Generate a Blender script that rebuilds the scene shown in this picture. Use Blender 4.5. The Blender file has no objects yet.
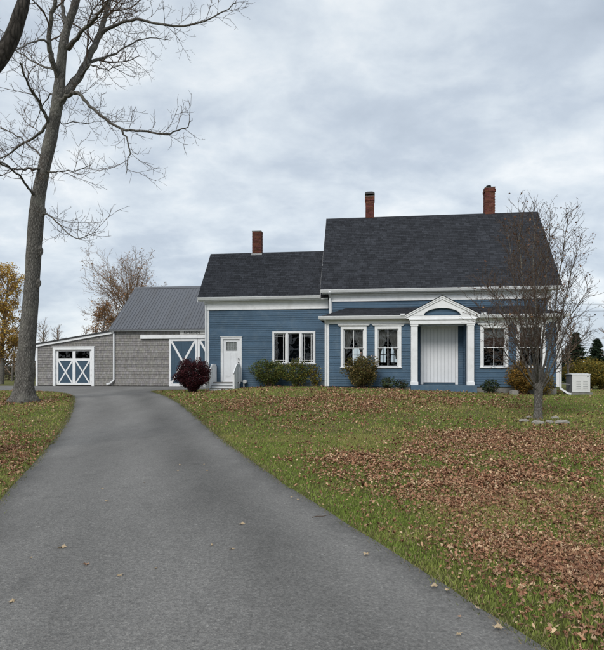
import bpy, math, random
import numpy as np
from mathutils import Vector, Matrix, geometry
R = random.Random(7)
NR = np.random.RandomState(11)
S = bpy.context.scene
COL = S.collection

# ---------------------------------------------------------------- camera, sky, sun, exposure
F, CX, CY, EYE = 557.0, 302.0, 372.0, 1.5          # photograph's focal length and horizon in its pixels
cam = bpy.data.cameras.new('camera'); camo = bpy.data.objects.new('camera', cam); COL.objects.link(camo)
camo.location = (0, 0, EYE); camo.rotation_euler = (math.pi / 2, 0, 0)
cam.sensor_fit = 'HORIZONTAL'; cam.sensor_width = 36; cam.lens = 36 * F / 604
cam.shift_y = (CY - 325) / 604; cam.clip_start = .05; cam.clip_end = 5000
S.camera = camo
SUN_EL, SUN_AZ = math.radians(42), math.radians(205)   # azimuth clockwise from +Y: behind the camera, a little left
W = bpy.data.worlds.new('World'); S.world = W; W.use_nodes = True
def build_world():
    nt = W.node_tree; nt.nodes.clear(); N = nt.nodes.new; L = nt.links.new
    out = N('ShaderNodeOutputWorld'); bg = N('ShaderNodeBackground'); L(bg.outputs[0], out.inputs[0])
    bg.inputs[1].default_value = .1
    sky = N('ShaderNodeTexSky'); sky.sky_type = 'NISHITA'; sky.sun_disc = False
    sky.sun_elevation = SUN_EL; sky.sun_rotation = SUN_AZ
    tc = N('ShaderNodeTexCoord'); sep = N('ShaderNodeSeparateXYZ'); L(tc.outputs['Generated'], sep.inputs[0])
    def math_(op, a, b=None):
        m = N('ShaderNodeMath'); m.operation = op
        for i, x in enumerate((a, b)):
            if x is None: continue
            if isinstance(x, (int, float)): m.inputs[i].default_value = x
            else: L(x, m.inputs[i])
        return m.outputs[0]
    h = math_('ADD', math_('MAXIMUM', sep.outputs[2], 0.0), .34)
    cmb = N('ShaderNodeCombineXYZ')
    L(math_('DIVIDE', sep.outputs[0], h), cmb.inputs[0]); L(math_('DIVIDE', sep.outputs[1], h), cmb.inputs[1])
    def noise(scale, det, rough, dist, off, sx=1.0):
        mp = N('ShaderNodeMapping'); mp.inputs['Location'].default_value = off
        mp.inputs['Scale'].default_value = (sx, 1, 1); L(cmb.outputs[0], mp.inputs[0])
        n = N('ShaderNodeTexNoise'); n.inputs['Scale'].default_value = scale; n.inputs['Detail'].default_value = det
        n.inputs['Roughness'].default_value = rough; n.inputs['Distortion'].default_value = dist
        L(mp.outputs[0], n.inputs['Vector']); return n.outputs['Fac']
    a = noise(1.9, 6, .5, .15, (4.1, 2.7, 0), .85); b = noise(6.2, 8, .6, .25, (9.2, 4.4, 2), .8); c = noise(.55, 3, .5, 0, (1.3, 7.9, 5))
    bil = math_('SUBTRACT', 1.0, math_('MULTIPLY', math_('ABSOLUTE', math_('SUBTRACT', noise(3.4, 6, .55, .1, (2.2, 8.4, 6), .8), .5)), 5.0))
    v = math_('ADD', math_('ADD', math_('MULTIPLY', a, .50), math_('MULTIPLY', b, .26)), math_('ADD', math_('MULTIPLY', c, .20), math_('MULTIPLY', bil, .10)))
    rp = N('ShaderNodeValToRGB'); L(v, rp.inputs[0]); e = rp.color_ramp.elements
    e[0].position = .38; e[0].color = (.45, .515, .60, 1); e[1].position = .68; e[1].color = (.93, .955, .965, 1)
    for p, cc in ((.49, (.55, .62, .705)), (.575, (.70, .765, .825))):
        q = e.new(p); q.color = (*cc, 1)
    sc = N('ShaderNodeVectorMath'); sc.operation = 'SCALE'; L(rp.outputs[0], sc.inputs[0]); sc.inputs['Scale'].default_value = 7.2
    mx = N('ShaderNodeMix'); mx.data_type = 'RGBA'; mx.inputs[0].default_value = .92
    L(sky.outputs[0], mx.inputs[6]); L(sc.outputs[0], mx.inputs[7]); L(mx.outputs[2], bg.inputs[0])
build_world()
sl = bpy.data.lights.new('sun', 'SUN'); sl.energy = 1.5; sl.angle = math.radians(24); sl.color = (1, .965, .91)
so = bpy.data.objects.new('sun', sl); COL.objects.link(so)
sd = Vector((math.sin(SUN_AZ) * math.cos(SUN_EL), math.cos(SUN_AZ) * math.cos(SUN_EL), math.sin(SUN_EL)))
so.rotation_euler = sd.to_track_quat('Z', 'Y').to_euler(); so.location = sd * 60
S.view_settings.view_transform = 'Standard'; S.view_settings.look = 'None'
S.view_settings.exposure = .58; S.view_settings.gamma = 1.0; S.view_settings.use_curve_mapping = False

# ---------------------------------------------------------------- materials
MATS = {}
def mat(name, color, rough=.7, spec=.3, metal=0.0, var=0.0, vscale=4.0, attr=False, bump=0.0, bscale=40.0, dirt=None, dscale=1.5, damt=.0, trans=0.0, stretch=(1, 1, 1)):
    m = bpy.data.materials.new(name); m.use_nodes = True; nt = m.node_tree; N = nt.nodes.new; L = nt.links.new
    p = nt.nodes['Principled BSDF']; p.inputs['Roughness'].default_value = rough
    p.inputs['Specular IOR Level'].default_value = spec; p.inputs['Metallic'].default_value = metal
    rgb = N('ShaderNodeRGB'); rgb.outputs[0].default_value = (*color, 1); cur = rgb.outputs[0]
    tc = N('ShaderNodeTexCoord'); mp = N('ShaderNodeMapping'); mp.inputs['Scale'].default_value = stretch; L(tc.outputs['Object'], mp.inputs[0]); vec = mp.outputs[0]
    def mul(c, f):
        q = N('ShaderNodeMix'); q.data_type = 'RGBA'; q.blend_type = 'MULTIPLY'; q.inputs[0].default_value = 1
        L(c, q.inputs[6]); L(f, q.inputs[7]); return q.outputs[2]
    if attr:
        at_ = N('ShaderNodeAttribute'); at_.attribute_name = 'Col'; cur = mul(cur, at_.outputs['Color'])
    if var:
        n = N('ShaderNodeTexNoise'); n.inputs['Scale'].default_value = vscale; n.inputs['Detail'].default_value = 8; n.inputs['Roughness'].default_value = .65; L(vec, n.inputs['Vector'])
        r = N('ShaderNodeMapRange'); r.inputs[1].default_value = .25; r.inputs[2].default_value = .75; r.inputs[3].default_value = 1 - var; r.inputs[4].default_value = 1 + var
        L(n.outputs['Fac'], r.inputs[0]); cur = mul(cur, r.outputs[0])
    if dirt:
        n = N('ShaderNodeTexNoise'); n.inputs['Scale'].default_value = dscale; n.inputs['Detail'].default_value = 9; n.inputs['Roughness'].default_value = .7; L(vec, n.inputs['Vector'])
        r = N('ShaderNodeMapRange'); r.inputs[1].default_value = .5; r.inputs[2].default_value = .75; r.inputs[3].default_value = 0; r.inputs[4].default_value = damt
        L(n.outputs['Fac'], r.inputs[0]); q = N('ShaderNodeMix'); q.data_type = 'RGBA'; L(r.outputs[0], q.inputs[0]); L(cur, q.inputs[6]); q.inputs[7].default_value = (*dirt, 1); cur = q.outputs[2]
    L(cur, p.inputs['Base Color'])
    if trans:
        tr = N('ShaderNodeBsdfTranslucent'); L(cur, tr.inputs[0]); mx = N('ShaderNodeMixShader'); mx.inputs[0].default_value = trans
        L(p.outputs[0], mx.inputs[1]); L(tr.outputs[0], mx.inputs[2]); L(mx.outputs[0], nt.nodes['Material Output'].inputs[0])
    if bump:
        n = N('ShaderNodeTexNoise'); n.inputs['Scale'].default_value = bscale; n.inputs['Detail'].default_value = 6; L(vec, n.inputs['Vector'])
        b = N('ShaderNodeBump'); b.inputs['Strength'].default_value = bump; b.inputs['Distance'].default_value = .02; L(n.outputs['Fac'], b.inputs['Height']); L(b.outputs[0], p.inputs['Normal'])
    MATS[name] = m; return m
M = MATS
mat('white_paint', (.79, .80, .81), .55, var=.06, vscale=3, dirt=(.45, .45, .42), dscale=2.6, damt=.45, bump=.08, bscale=18)
mat('white_gutter', (.72, .735, .75), .4, var=.05, dirt=(.35, .36, .35), dscale=3, damt=.4)
mat('white_door', (.78, .79, .81), .4, var=.03, dirt=(.5, .5, .48), damt=.2)
mat('blue_clapboard', (.058, .110, .170), .62, attr=True, var=.15, vscale=1.3, dirt=(.13, .18, .225), dscale=2.4, damt=.55, bump=.2, bscale=30)
mat('blue_paint', (.047, .085, .125), .6, var=.12, dirt=(.1, .15, .2), damt=.3)
mat('ramp_paint', (.15, .18, .21), .7, var=.15, dirt=(.2, .2, .18), damt=.4)
mat('blue_step', (.075, .13, .19), .65, var=.15, dirt=(.2, .2, .18), damt=.4)
mat('roof_shingle', (.033, .0355, .041), .9, .15, attr=True, var=.25, vscale=30, bump=.5, bscale=120)
mat('barn_metal', (.125, .132, .148), .45, .4, metal=.25, var=.10, vscale=1.2, dirt=(.085, .078, .072), dscale=1.6, damt=.55, stretch=(1, .22, .22))
mat('cedar', (.255, .25, .243), .9, .1, attr=True, var=.22, vscale=9, bump=.4, bscale=60, stretch=(1, 1, .25))
mat('brick', (.125, .048, .036), .9, .1, attr=True, var=.25, vscale=20, bump=.4, bscale=80)
mat('mortar', (.23, .19, .16), .95, .1, var=.2, vscale=15)
mat('lead', (.36, .37, .38), .5, .4, var=.15)
mat('dark_metal', (.03, .03, .032), .5, .4)
mat('steel', (.42, .43, .44), .35, .5, metal=.6)
mat('concrete', (.22, .215, .20), .9, .1, var=.25, vscale=5, dirt=(.08, .09, .06), damt=.6, bump=.4, bscale=25)
mat('interior', (.045, .04, .035), .9, .1, var=.15)
mat('interior_floor', (.13, .09, .06), .7)
mat('curtain', (.44, .42, .40), .9, .1, var=.12, vscale=8, trans=.25)
mat('shade', (.40, .39, .38), .9, .1, var=.08)
mat('shade_brown', (.16, .10, .085), .9, .1, var=.1)
mat('sign_white', (.74, .73, .70), .8, .2, var=.2, vscale=12)
mat('letter', (.02, .02, .02), .7)
mat('stone', (.30, .28, .25), .9, .1, var=.35, vscale=9, dirt=(.10, .11, .06), dscale=5, damt=.5, bump=.6, bscale=25)
mat('unit_white', (.66, .665, .65), .45, .4, var=.05, dirt=(.4, .38, .34), damt=.3)
mat('unit_grey', (.22, .225, .23), .6, .3, var=.1)
mat('rope', (.03, .03, .03), .6)
mat('wood_pole', (.10, .08, .062), .9, .1, var=.25, stretch=(1, 1, .1), vscale=20)
mat('leaf', (1, 1, 1), .75, .25, attr=True, trans=.25)
mat('grass', (1, 1, 1), .7, .25, attr=True, trans=.3)
mat('dead_leaf', (1, 1, 1), .8, .2, attr=True, trans=.12)
mat('dry_leaf_rust', (.26, .125, .075), .75, .25, var=.3, vscale=25, trans=.1)
mat('dry_leaf_tan', (.36, .225, .145), .75, .25, var=.3, vscale=25, trans=.1)
mat('dry_leaf_pale', (.44, .34, .22), .75, .25, var=.25, vscale=25, trans=.1)
mat('dry_leaf_brown', (.15, .075, .05), .75, .25, var=.3, vscale=25, trans=.1)
mat('twig', (.10, .072, .055), .9, .1, var=.25, vscale=6)
mat('twig_dark', (.045, .040, .037), .9, .1, var=.3, vscale=6)
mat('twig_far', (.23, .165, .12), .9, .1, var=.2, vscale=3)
mat('stem', (.10, .07, .05), .9, .1, var=.25, vscale=12)

def mat_bark(name, c1, c2, scale=9.0):
    m = bpy.data.materials.new(name); m.use_nodes = True; nt = m.node_tree; N = nt.nodes.new; L = nt.links.new
    p = nt.nodes['Principled BSDF']; p.inputs['Roughness'].default_value = .95; p.inputs['Specular IOR Level'].default_value = .1
    tc = N('ShaderNodeTexCoord'); mp = N('ShaderNodeMapping'); mp.inputs['Scale'].default_value = (1, 1, .30); L(tc.outputs['Object'], mp.inputs[0])
    n = N('ShaderNodeTexNoise'); n.inputs['Scale'].default_value = scale; n.inputs['Detail'].default_value = 10; n.inputs['Roughness'].default_value = .72; n.inputs['Distortion'].default_value = .6; L(mp.outputs[0], n.inputs['Vector'])
    v = N('ShaderNodeTexVoronoi'); v.feature = 'DISTANCE_TO_EDGE'; v.inputs['Scale'].default_value = scale * 1.7; L(mp.outputs[0], v.inputs['Vector'])
    n2 = N('ShaderNodeTexNoise'); n2.inputs['Scale'].default_value = 1.7; n2.inputs['Detail'].default_value = 6; L(tc.outputs['Object'], n2.inputs['Vector'])
    a = N('ShaderNodeMath'); a.operation = 'MULTIPLY_ADD'; L(v.outputs['Distance'], a.inputs[0]); a.inputs[1].default_value = 1.2; L(n.outputs['Fac'], a.inputs[2])
    r = N('ShaderNodeValToRGB'); L(a.outputs[0], r.inputs[0]); e = r.color_ramp.elements
    e[0].position = .38; e[0].color = (*c1, 1); e[1].position = .85; e[1].color = (*c2, 1)
    q = N('ShaderNodeMix'); q.data_type = 'RGBA'; rr = N('ShaderNodeMapRange'); rr.inputs[1].default_value = .52; rr.inputs[2].default_value = .7; rr.inputs[4].default_value = .45
    L(n2.outputs['Fac'], rr.inputs[0]); L(rr.outputs[0], q.inputs[0]); L(r.outputs[0], q.inputs[6]); q.inputs[7].default_value = (c2[0] * 1.35, c2[1] * 1.4, c2[2] * 1.3, 1)
    L(q.outputs[2], p.inputs['Base Color'])
    b = N('ShaderNodeBump'); b.inputs['Strength'].default_value = .9; b.inputs['Distance'].default_value = .05; L(a.outputs[0], b.inputs['Height']); L(b.outputs[0], p.inputs['Normal'])
    MATS[name] = m
mat_bark('bark', (.045, .042, .038), (.20, .188, .172), 13)
mat_bark('bark_dark', (.016, .014, .012), (.075, .066, .058))
mat_bark('bark_grey', (.075, .068, .060), (.22, .205, .185), 18)

def mat_glass(name):
    m = bpy.data.materials.new(name); m.use_nodes = True; nt = m.node_tree; nt.nodes.clear(); N = nt.nodes.new; L = nt.links.new
    o = N('ShaderNodeOutputMaterial'); g = N('ShaderNodeBsdfGlossy'); g.inputs['Roughness'].default_value = .01; g.inputs[0].default_value = (.9, .95, 1, 1)
    t = N('ShaderNodeBsdfTransparent'); t.inputs[0].default_value = (.80, .83, .83, 1); f = N('ShaderNodeFresnel'); f.inputs[0].default_value = 1.5
    mx = N('ShaderNodeMixShader'); L(f.outputs[0], mx.inputs[0]); L(t.outputs[0], mx.inputs[1]); L(g.outputs[0], mx.inputs[2]); L(mx.outputs[0], o.inputs[0]); MATS[name] = m
mat_glass('glass')

def mat_asphalt():
    m = bpy.data.materials.new('asphalt'); m.use_nodes = True; nt = m.node_tree; N = nt.nodes.new; L = nt.links.new
    p = nt.nodes['Principled BSDF']; p.inputs['Roughness'].default_value = .85; p.inputs['Specular IOR Level'].default_value = .3
    tc = N('ShaderNodeTexCoord'); co = tc.outputs['Object']
    def noise(s, d, r=.6, st=(1, 1, 1)):
        mp = N('ShaderNodeMapping'); mp.inputs['Scale'].default_value = st; L(co, mp.inputs[0])
        n = N('ShaderNodeTexNoise'); n.inputs['Scale'].default_value = s; n.inputs['Detail'].default_value = d; n.inputs['Roughness'].default_value = r; L(mp.outputs[0], n.inputs['Vector']); return n.outputs['Fac']
    def rng(x, a, b, c, d):
        q = N('ShaderNodeMapRange'); q.inputs[1].default_value = a; q.inputs[2].default_value = b; q.inputs[3].default_value = c; q.inputs[4].default_value = d; L(x, q.inputs[0]); return q.outputs[0]
    def mul(c, f):
        q = N('ShaderNodeMix'); q.data_type = 'RGBA'; q.blend_type = 'MULTIPLY'; q.inputs[0].default_value = 1; L(c, q.inputs[6]); L(f, q.inputs[7]); return q.outputs[2]
    v = N('ShaderNodeTexVoronoi'); v.inputs['Scale'].default_value = 95; L(co, v.inputs['Vector'])
    r = N('ShaderNodeValToRGB'); L(v.outputs['Color'], r.inputs[0]); e = r.color_ramp.elements
    e[0].position = .1; e[0].color = (.130, .126, .120, 1); e[1].position = .98; e[1].color = (.225, .217, .203, 1)
    q = e.new(.75); q.color = (.178, .172, .163, 1)
    c = r.outputs[0]
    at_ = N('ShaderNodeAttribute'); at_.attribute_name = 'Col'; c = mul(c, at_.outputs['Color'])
    c = mul(c, rng(noise(.9, 6, .6, (1, .25, 1)), .3, .7, .80, 1.17))
    c = mul(c, rng(noise(5, 6, .65), .3, .7, .93, 1.07))
    c = mul(c, rng(noise(2.2, 4, .6), .62, .74, 1, .78)); c = mul(c, rng(noise(21, 2, .5), .735, .76, 1, 1.55))
    c = mul(c, rng(noise(38, 3, .6), .3, .7, .74, 1.24))
    L(c, p.inputs['Base Color'])
    b = N('ShaderNodeBump'); b.inputs['Strength'].default_value = .8; b.inputs['Distance'].default_value = .006; L(v.outputs['Distance'], b.inputs['Height'])
    b2 = N('ShaderNodeBump'); b2.inputs['Strength'].default_value = .14; b2.inputs['Distance'].default_value = .03; L(noise(6, 5), b2.inputs['Height']); L(b2.outputs[0], b.inputs['Normal']); L(b.outputs[0], p.inputs['Normal'])
    MATS['asphalt'] = m
mat_asphalt()

def mat_soil():
    m = bpy.data.materials.new('turf'); m.use_nodes = True; nt = m.node_tree; N = nt.nodes.new; L = nt.links.new
    p = nt.nodes['Principled BSDF']; p.inputs['Roughness'].default_value = .95; p.inputs['Specular IOR Level'].default_value = .05
    tc = N('ShaderNodeTexCoord'); co = tc.outputs['Object']
    def noise(s, d, r=.6):
        n = N('ShaderNodeTexNoise'); n.inputs['Scale'].default_value = s; n.inputs['Detail'].default_value = d; n.inputs['Roughness'].default_value = r; L(co, n.inputs['Vector']); return n.outputs['Fac']
    r = N('ShaderNodeValToRGB'); L(noise(.55, 8, .65), r.inputs[0]); e = r.color_ramp.elements
    e[0].position = .32; e[0].color = (.11, .125, .038, 1); e[1].position = .68; e[1].color = (.17, .135, .07, 1)
    q = e.new(.5); q.color = (.14, .145, .05, 1)
    r2 = N('ShaderNodeMapRange'); L(noise(30, 6, .7), r2.inputs[0]); r2.inputs[1].default_value = .3; r2.inputs[2].default_value = .7; r2.inputs[3].default_value = .45; r2.inputs[4].default_value = 1.35
    x = N('ShaderNodeMix'); x.data_type = 'RGBA'; x.blend_type = 'MULTIPLY'; x.inputs[0].default_value = 1; L(r.outputs[0], x.inputs[6]); L(r2.outputs[0], x.inputs[7]); L(x.outputs[2], p.inputs['Base Color'])
    b = N('ShaderNodeBump'); b.inputs['Strength'].default_value = .8; b.inputs['Distance'].default_value = .04; L(noise(45, 5, .7), b.inputs['Height']); L(b.outputs[0], p.inputs['Normal'])
    MATS['turf'] = m
mat_soil()

# ---------------------------------------------------------------- mesh helpers
class MB:
    def __init__(s): s.v = []; s.f = []; s.c = []; s.cur = None
    def face(s, pts, col=None):
        i = len(s.v); s.v += [tuple(p) for p in pts]; s.f.append(tuple(range(i, i + len(pts)))); s.c.append(col)
    def box(s, x0, x1, y0, y1, z0, z1, col=None):
        x0, x1 = min(x0, x1), max(x0, x1); y0, y1 = min(y0, y1), max(y0, y1); z0, z1 = min(z0, z1), max(z0, z1)
        i = len(s.v); s.v += [(x0, y0, z0), (x1, y0, z0), (x1, y1, z0), (x0, y1, z0), (x0, y0, z1), (x1, y0, z1), (x1, y1, z1), (x0, y1, z1)]
        for q in ((0, 3, 2, 1), (4, 5, 6, 7), (0, 1, 5, 4), (1, 2, 6, 5), (2, 3, 7, 6), (3, 0, 4, 7)):
            s.f.append(tuple(i + k for k in q)); s.c.append(col)
        return s
    def prism(s, poly, v0, v1, axis='y', col=None):
        # poly in the (u,z) plane extruded along v, or in (v,z) extruded along u
        n = len(poly); i = len(s.v)
        P = (lambda a, b, d: (a, d, b)) if axis == 'y' else ((lambda a, b, d: (d, a, b)) if axis == 'x' else (lambda a, b, d: (a, b, d)))
        s.v += [P(a, b, v0) for a, b in poly] + [P(a, b, v1) for a, b in poly]
        s.f.append(tuple(range(i, i + n))); s.f.append(tuple(range(i + 2 * n - 1, i + n - 1, -1))); s.c += [col, col]
        for k in range(n):
            s.f.append((i + k, i + (k + 1) % n, i + n + (k + 1) % n, i + n + k)); s.c.append(col)
        return s
    def bar(s, p, q, w, d, up=(0, 0, 1), col=None):
        # a square bar from p to q, w across, d deep
        p, q = Vector(p), Vector(q); t = (q - p).normalized(); a = t.cross(Vector(up))
        if a.length < 1e-4: a = t.cross(Vector((1, 0, 0)))
        a.normalize(); b = a.cross(t); i = len(s.v)
        for o in (p, q):
            for x, y in ((-1, -1), (1, -1), (1, 1), (-1, 1)): s.v.append(tuple(o + a * (x * w / 2) + b * (y * d / 2)))
        for f in ((3, 2, 1, 0), (4, 5, 6, 7), (0, 1, 5, 4), (1, 2, 6, 5), (2, 3, 7, 6), (3, 0, 4, 7)):
            s.f.append(tuple(i + k for k in f)); s.c.append(col)
        return s
    def tube(s, pts, rad, n=6, col=None, cap=False):
        P = np.array(pts, float); m = len(P); T = np.empty_like(P)
        T[1:-1] = P[2:] - P[:-2]; T[0] = P[1] - P[0]; T[-1] = P[-1] - P[-2]
        T /= np.maximum(np.linalg.norm(T, axis=1)[:, None], 1e-9)
        ref = np.array((0, 0, 1.0)) if abs(T[:, 2]).mean() < .8 else np.array((1.0, 0, 0))
        A = np.cross(T, ref); A /= np.maximum(np.linalg.norm(A, axis=1)[:, None], 1e-9); B = np.cross(T, A)
        an = np.arange(n) * 2 * math.pi / n; r = np.array(rad, float)[:, None, None]
        V = P[:, None, :] + r * (np.cos(an)[None, :, None] * A[:, None, :] + np.sin(an)[None, :, None] * B[:, None, :])
        i = len(s.v); s.v += [tuple(x) for x in V.reshape(-1, 3)]
        for k in range(m - 1):
            for j in range(n):
                j2 = (j + 1) % n
                s.f.append((i + k * n + j, i + k * n + j2, i + (k + 1) * n + j2, i + (k + 1) * n + j)); s.c.append(col)
        if cap:
            s.f.append(tuple(i + j for j in range(n))); s.f.append(tuple(i + (m - 1) * n + j for j in range(n))); s.c += [col, col]
        return s
    def mesh(s, name, m, off=(0, 0, 0), smooth=False):
        me = bpy.data.meshes.new(name); V = np.array(s.v, float) - np.array(off, float)
        me.from_pydata(V.tolist(), [], s.f)
        if any(c is not None for c in s.c):
            a = me.color_attributes.new('Col', 'FLOAT_COLOR', 'CORNER'); out = np.ones((len(me.loops), 4), np.float32); k = 0
            for f, c in zip(s.f, s.c):
                if c is not None: out[k:k + len(f), :3] = c
                k += len(f)
            a.data.foreach_set('color', out.ravel())
        if m: me.materials.append(M[m])
        if smooth: me.polygons.foreach_set('use_smooth', [True] * len(me.polygons))
        return me
OFF = {}
def build(mb, name, m, parent=None, off=None, smooth=False, kind=None, loc=None, rotz=None):
    if off is None: off = OFF[parent] if parent is not None else (0, 0, 0)
    o = bpy.data.objects.new(name, mb.mesh(name, m, off, smooth)); COL.objects.link(o)
    if parent is not None: o.parent = parent; OFF[o] = off
    if kind: o['kind'] = kind
    return o
def tag(o, label, cat, group=None):
    o['label'] = label; o['category'] = cat
    if group: o['group'] = group
    return o
def thing(name, label, cat, loc, rotz=0, group=None, off=None):
    o = bpy.data.objects.new(name, None); COL.objects.link(o); o.location = loc; o.rotation_euler = (0, 0, rotz); o.empty_display_size = .2
    OFF[o] = tuple(off) if off is not None else (0, 0, 0); return tag(o, label, cat, group)
def jit(base=1.0, a=.1): return tuple([base * (1 + R.uniform(-a, a))] * 3)

# ---------------------------------------------------------------- terrain
def sst(t): t = np.clip(t, 0, 1); return t * t * (3 - 2 * t)
def G(x, y):
    x = np.asarray(x, float); y = np.asarray(y, float)
    A = .5 + .29 * sst((x + 6) / 5.2) - .28 * sst((x - 1) / 10.5)
    far = np.maximum(y - 60, 0)
    return A * sst((y - 11) / 14) - .004 * far * np.exp(-far / 400)
def gz(x, y): return float(G(x, y))
def ray(px, py, Y): return ((px - CX) / F * Y, Y, EYE - (py - CY) / F * Y)
def gp(px, py):
    """the point where a photograph pixel's ray meets the ground"""
    lo, hi = .5, 400.0
    for Y in np.arange(1, 120, .25):
        x, _, z = ray(px, py, Y)
        if z < gz(x, Y): hi = Y; lo = Y - .25; break
    for _ in range(30):
        mid = (lo + hi) / 2; x, _, z = ray(px, py, mid)
        if z < gz(x, mid): hi = mid
        else: lo = mid
    return ((px - CX) / F * hi, hi)
def vnoise(x, y, s, seed=0):
    x = np.asarray(x) / s; y = np.asarray(y) / s; xi = np.floor(x).astype(int); yi = np.floor(y).astype(int); fx = sst(x - xi); fy = sst(y - yi)
    def h(a, b):
        n = (a * 374761393 + b * 668265263 + seed * 1442695041) & 0xffffffff; n = ((n ^ (n >> 13)) * 1274126177) & 0xffffffff; return ((n ^ (n >> 16)) & 0xffff) / 65535.0
    return (h(xi, yi) * (1 - fx) + h(xi + 1, yi) * fx) * (1 - fy) + (h(xi, yi + 1) * (1 - fx) + h(xi + 1, yi + 1) * fx) * fy
def fnoise(x, y, s, seed=0): return (vnoise(x, y, s, seed) * .5 + vnoise(x, y, s * .47, seed + 3) * .3 + vnoise(x, y, s * .21, seed + 7) * .2)

def axis(fine0, fine1, step, lo, hi):
    a = list(np.arange(fine0, fine1 + 1e-6, step)); d = step
    while a[-1] < hi: d *= 1.35; a.append(a[-1] + d)
    d = step
    while a[0] > lo: d *= 1.35; a.insert(0, a[0] - d)
    return np.array(a)
def make_ground():
    xs = axis(-22, 16, .5, -1500, 1500); ys = axis(-6, 46, .5, -300, 2500)
    X, Y = np.meshgrid(xs, ys); Z = G(X, Y) + .02 * (fnoise(X, Y, 3.0, 5) - .5) * (np.abs(Y) < 60)
    me = bpy.data.meshes.new('lawn'); V = np.stack([X, Y, Z - .012], -1).reshape(-1, 3); nx = len(xs); ny = len(ys)
    idx = np.arange(nx * ny).reshape(ny, nx); Q = np.stack([idx[:-1, :-1], idx[:-1, 1:], idx[1:, 1:], idx[1:, :-1]], -1).reshape(-1, 4)
    me.from_pydata(V.tolist(), [], Q.tolist()); me.materials.append(M['turf']); me.polygons.foreach_set('use_smooth', [True] * len(me.polygons))
    o = bpy.data.objects.new('lawn', me); COL.objects.link(o); o['kind'] = 'structure'
make_ground()
# the driveway's outline, read off the ground
def smooth_line(pts, n=4):
    out = []; P = [np.array(p) for p in pts]
    for i in range(len(P) - 1):
        a = P[max(i - 1, 0)]; b = P[i]; c = P[i + 1]; d = P[min(i + 2, len(P) - 1)]
        for k in range(n):
            t = k / n; out.append(.5 * ((2 * b) + (c - a) * t + (2 * a - 5 * b + 4 * c - d) * t * t + (3 * b - a - 3 * c + d) * t ** 3))
    out.append(P[-1]); return out
left_px = [(0, 500), (20, 478), (37, 460), (54, 440), (66, 421), (72, 407), (73, 400), (69, 395.5), (55, 392.6), (30, 391.4), (0, 391)]
right_px = [(545, 650), (466, 600.5), (392, 553), (326, 511.5), (272, 476), (234, 448.5), (206, 425.5), (187, 409), (171, 398.5), (160, 394), (153, 391.8), (168, 390.6)]
Lw = [gp(*p) for p in left_px]; Rw = [gp(*p) for p in right_px]
ldir = (np.array(Lw[0]) - np.array(Lw[1])); ldir /= np.linalg.norm(ldir); rdir = (np.array(Rw[0]) - np.array(Rw[1])); rdir /= np.linalg.norm(rdir)
drive = [tuple(np.array(Rw[0]) + rdir * 14)] + [tuple(p) for p in smooth_line(Rw)] + [(-3.6, 31.6), (-1.5, 32.0), (-.5, 37.6), (-40, 42.6), (-44, 31.5)] + [tuple(p) for p in smooth_line(Lw[::-1])] + [tuple(np.array(Lw[0]) + ldir * 16)]
DP = np.array(drive)
def wob(P):
    out = []
    for i in range(len(P)):
        a = P[i]; b = P[(i + 1) % len(P)]; n = max(1, int(min(np.linalg.norm(b - a) / .22, 40)))
        for k in range(n):
            q = a + (b - a) * k / n; out.append(q + np.array([(vnoise(q[0], q[1], .3, 3) - .5) * .035, (vnoise(q[0], q[1], .3, 9) - .5) * .035]))
    return np.array(out)
DP = wob(DP)
def in_drive(x, y):
    x = np.asarray(x, float); y = np.asarray(y, float); ins = np.zeros(x.shape, bool); P = DP; Q = np.roll(P, -1, 0)
    for (ax, ay), (bx, by) in zip(P, Q):
        if ay == by: continue
        c = ((ay > y) != (by > y)) & (x < (bx - ax) * (y - ay) / (by - ay) + ax); ins ^= c
    return ins
def edge_dist(x, y):
    x = np.asarray(x, float); y = np.asarray(y, float); d = np.full(x.shape, 1e9); P = DP; Q = np.roll(P, -1, 0)
    for a, b in zip(P, Q):
        e = b - a; t = np.clip(((x - a[0]) * e[0] + (y - a[1]) * e[1]) / max(e @ e, 1e-9), 0, 1)
        d = np.minimum(d, np.hypot(x - a[0] - t * e[0], y - a[1] - t * e[1]))
    return d
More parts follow.
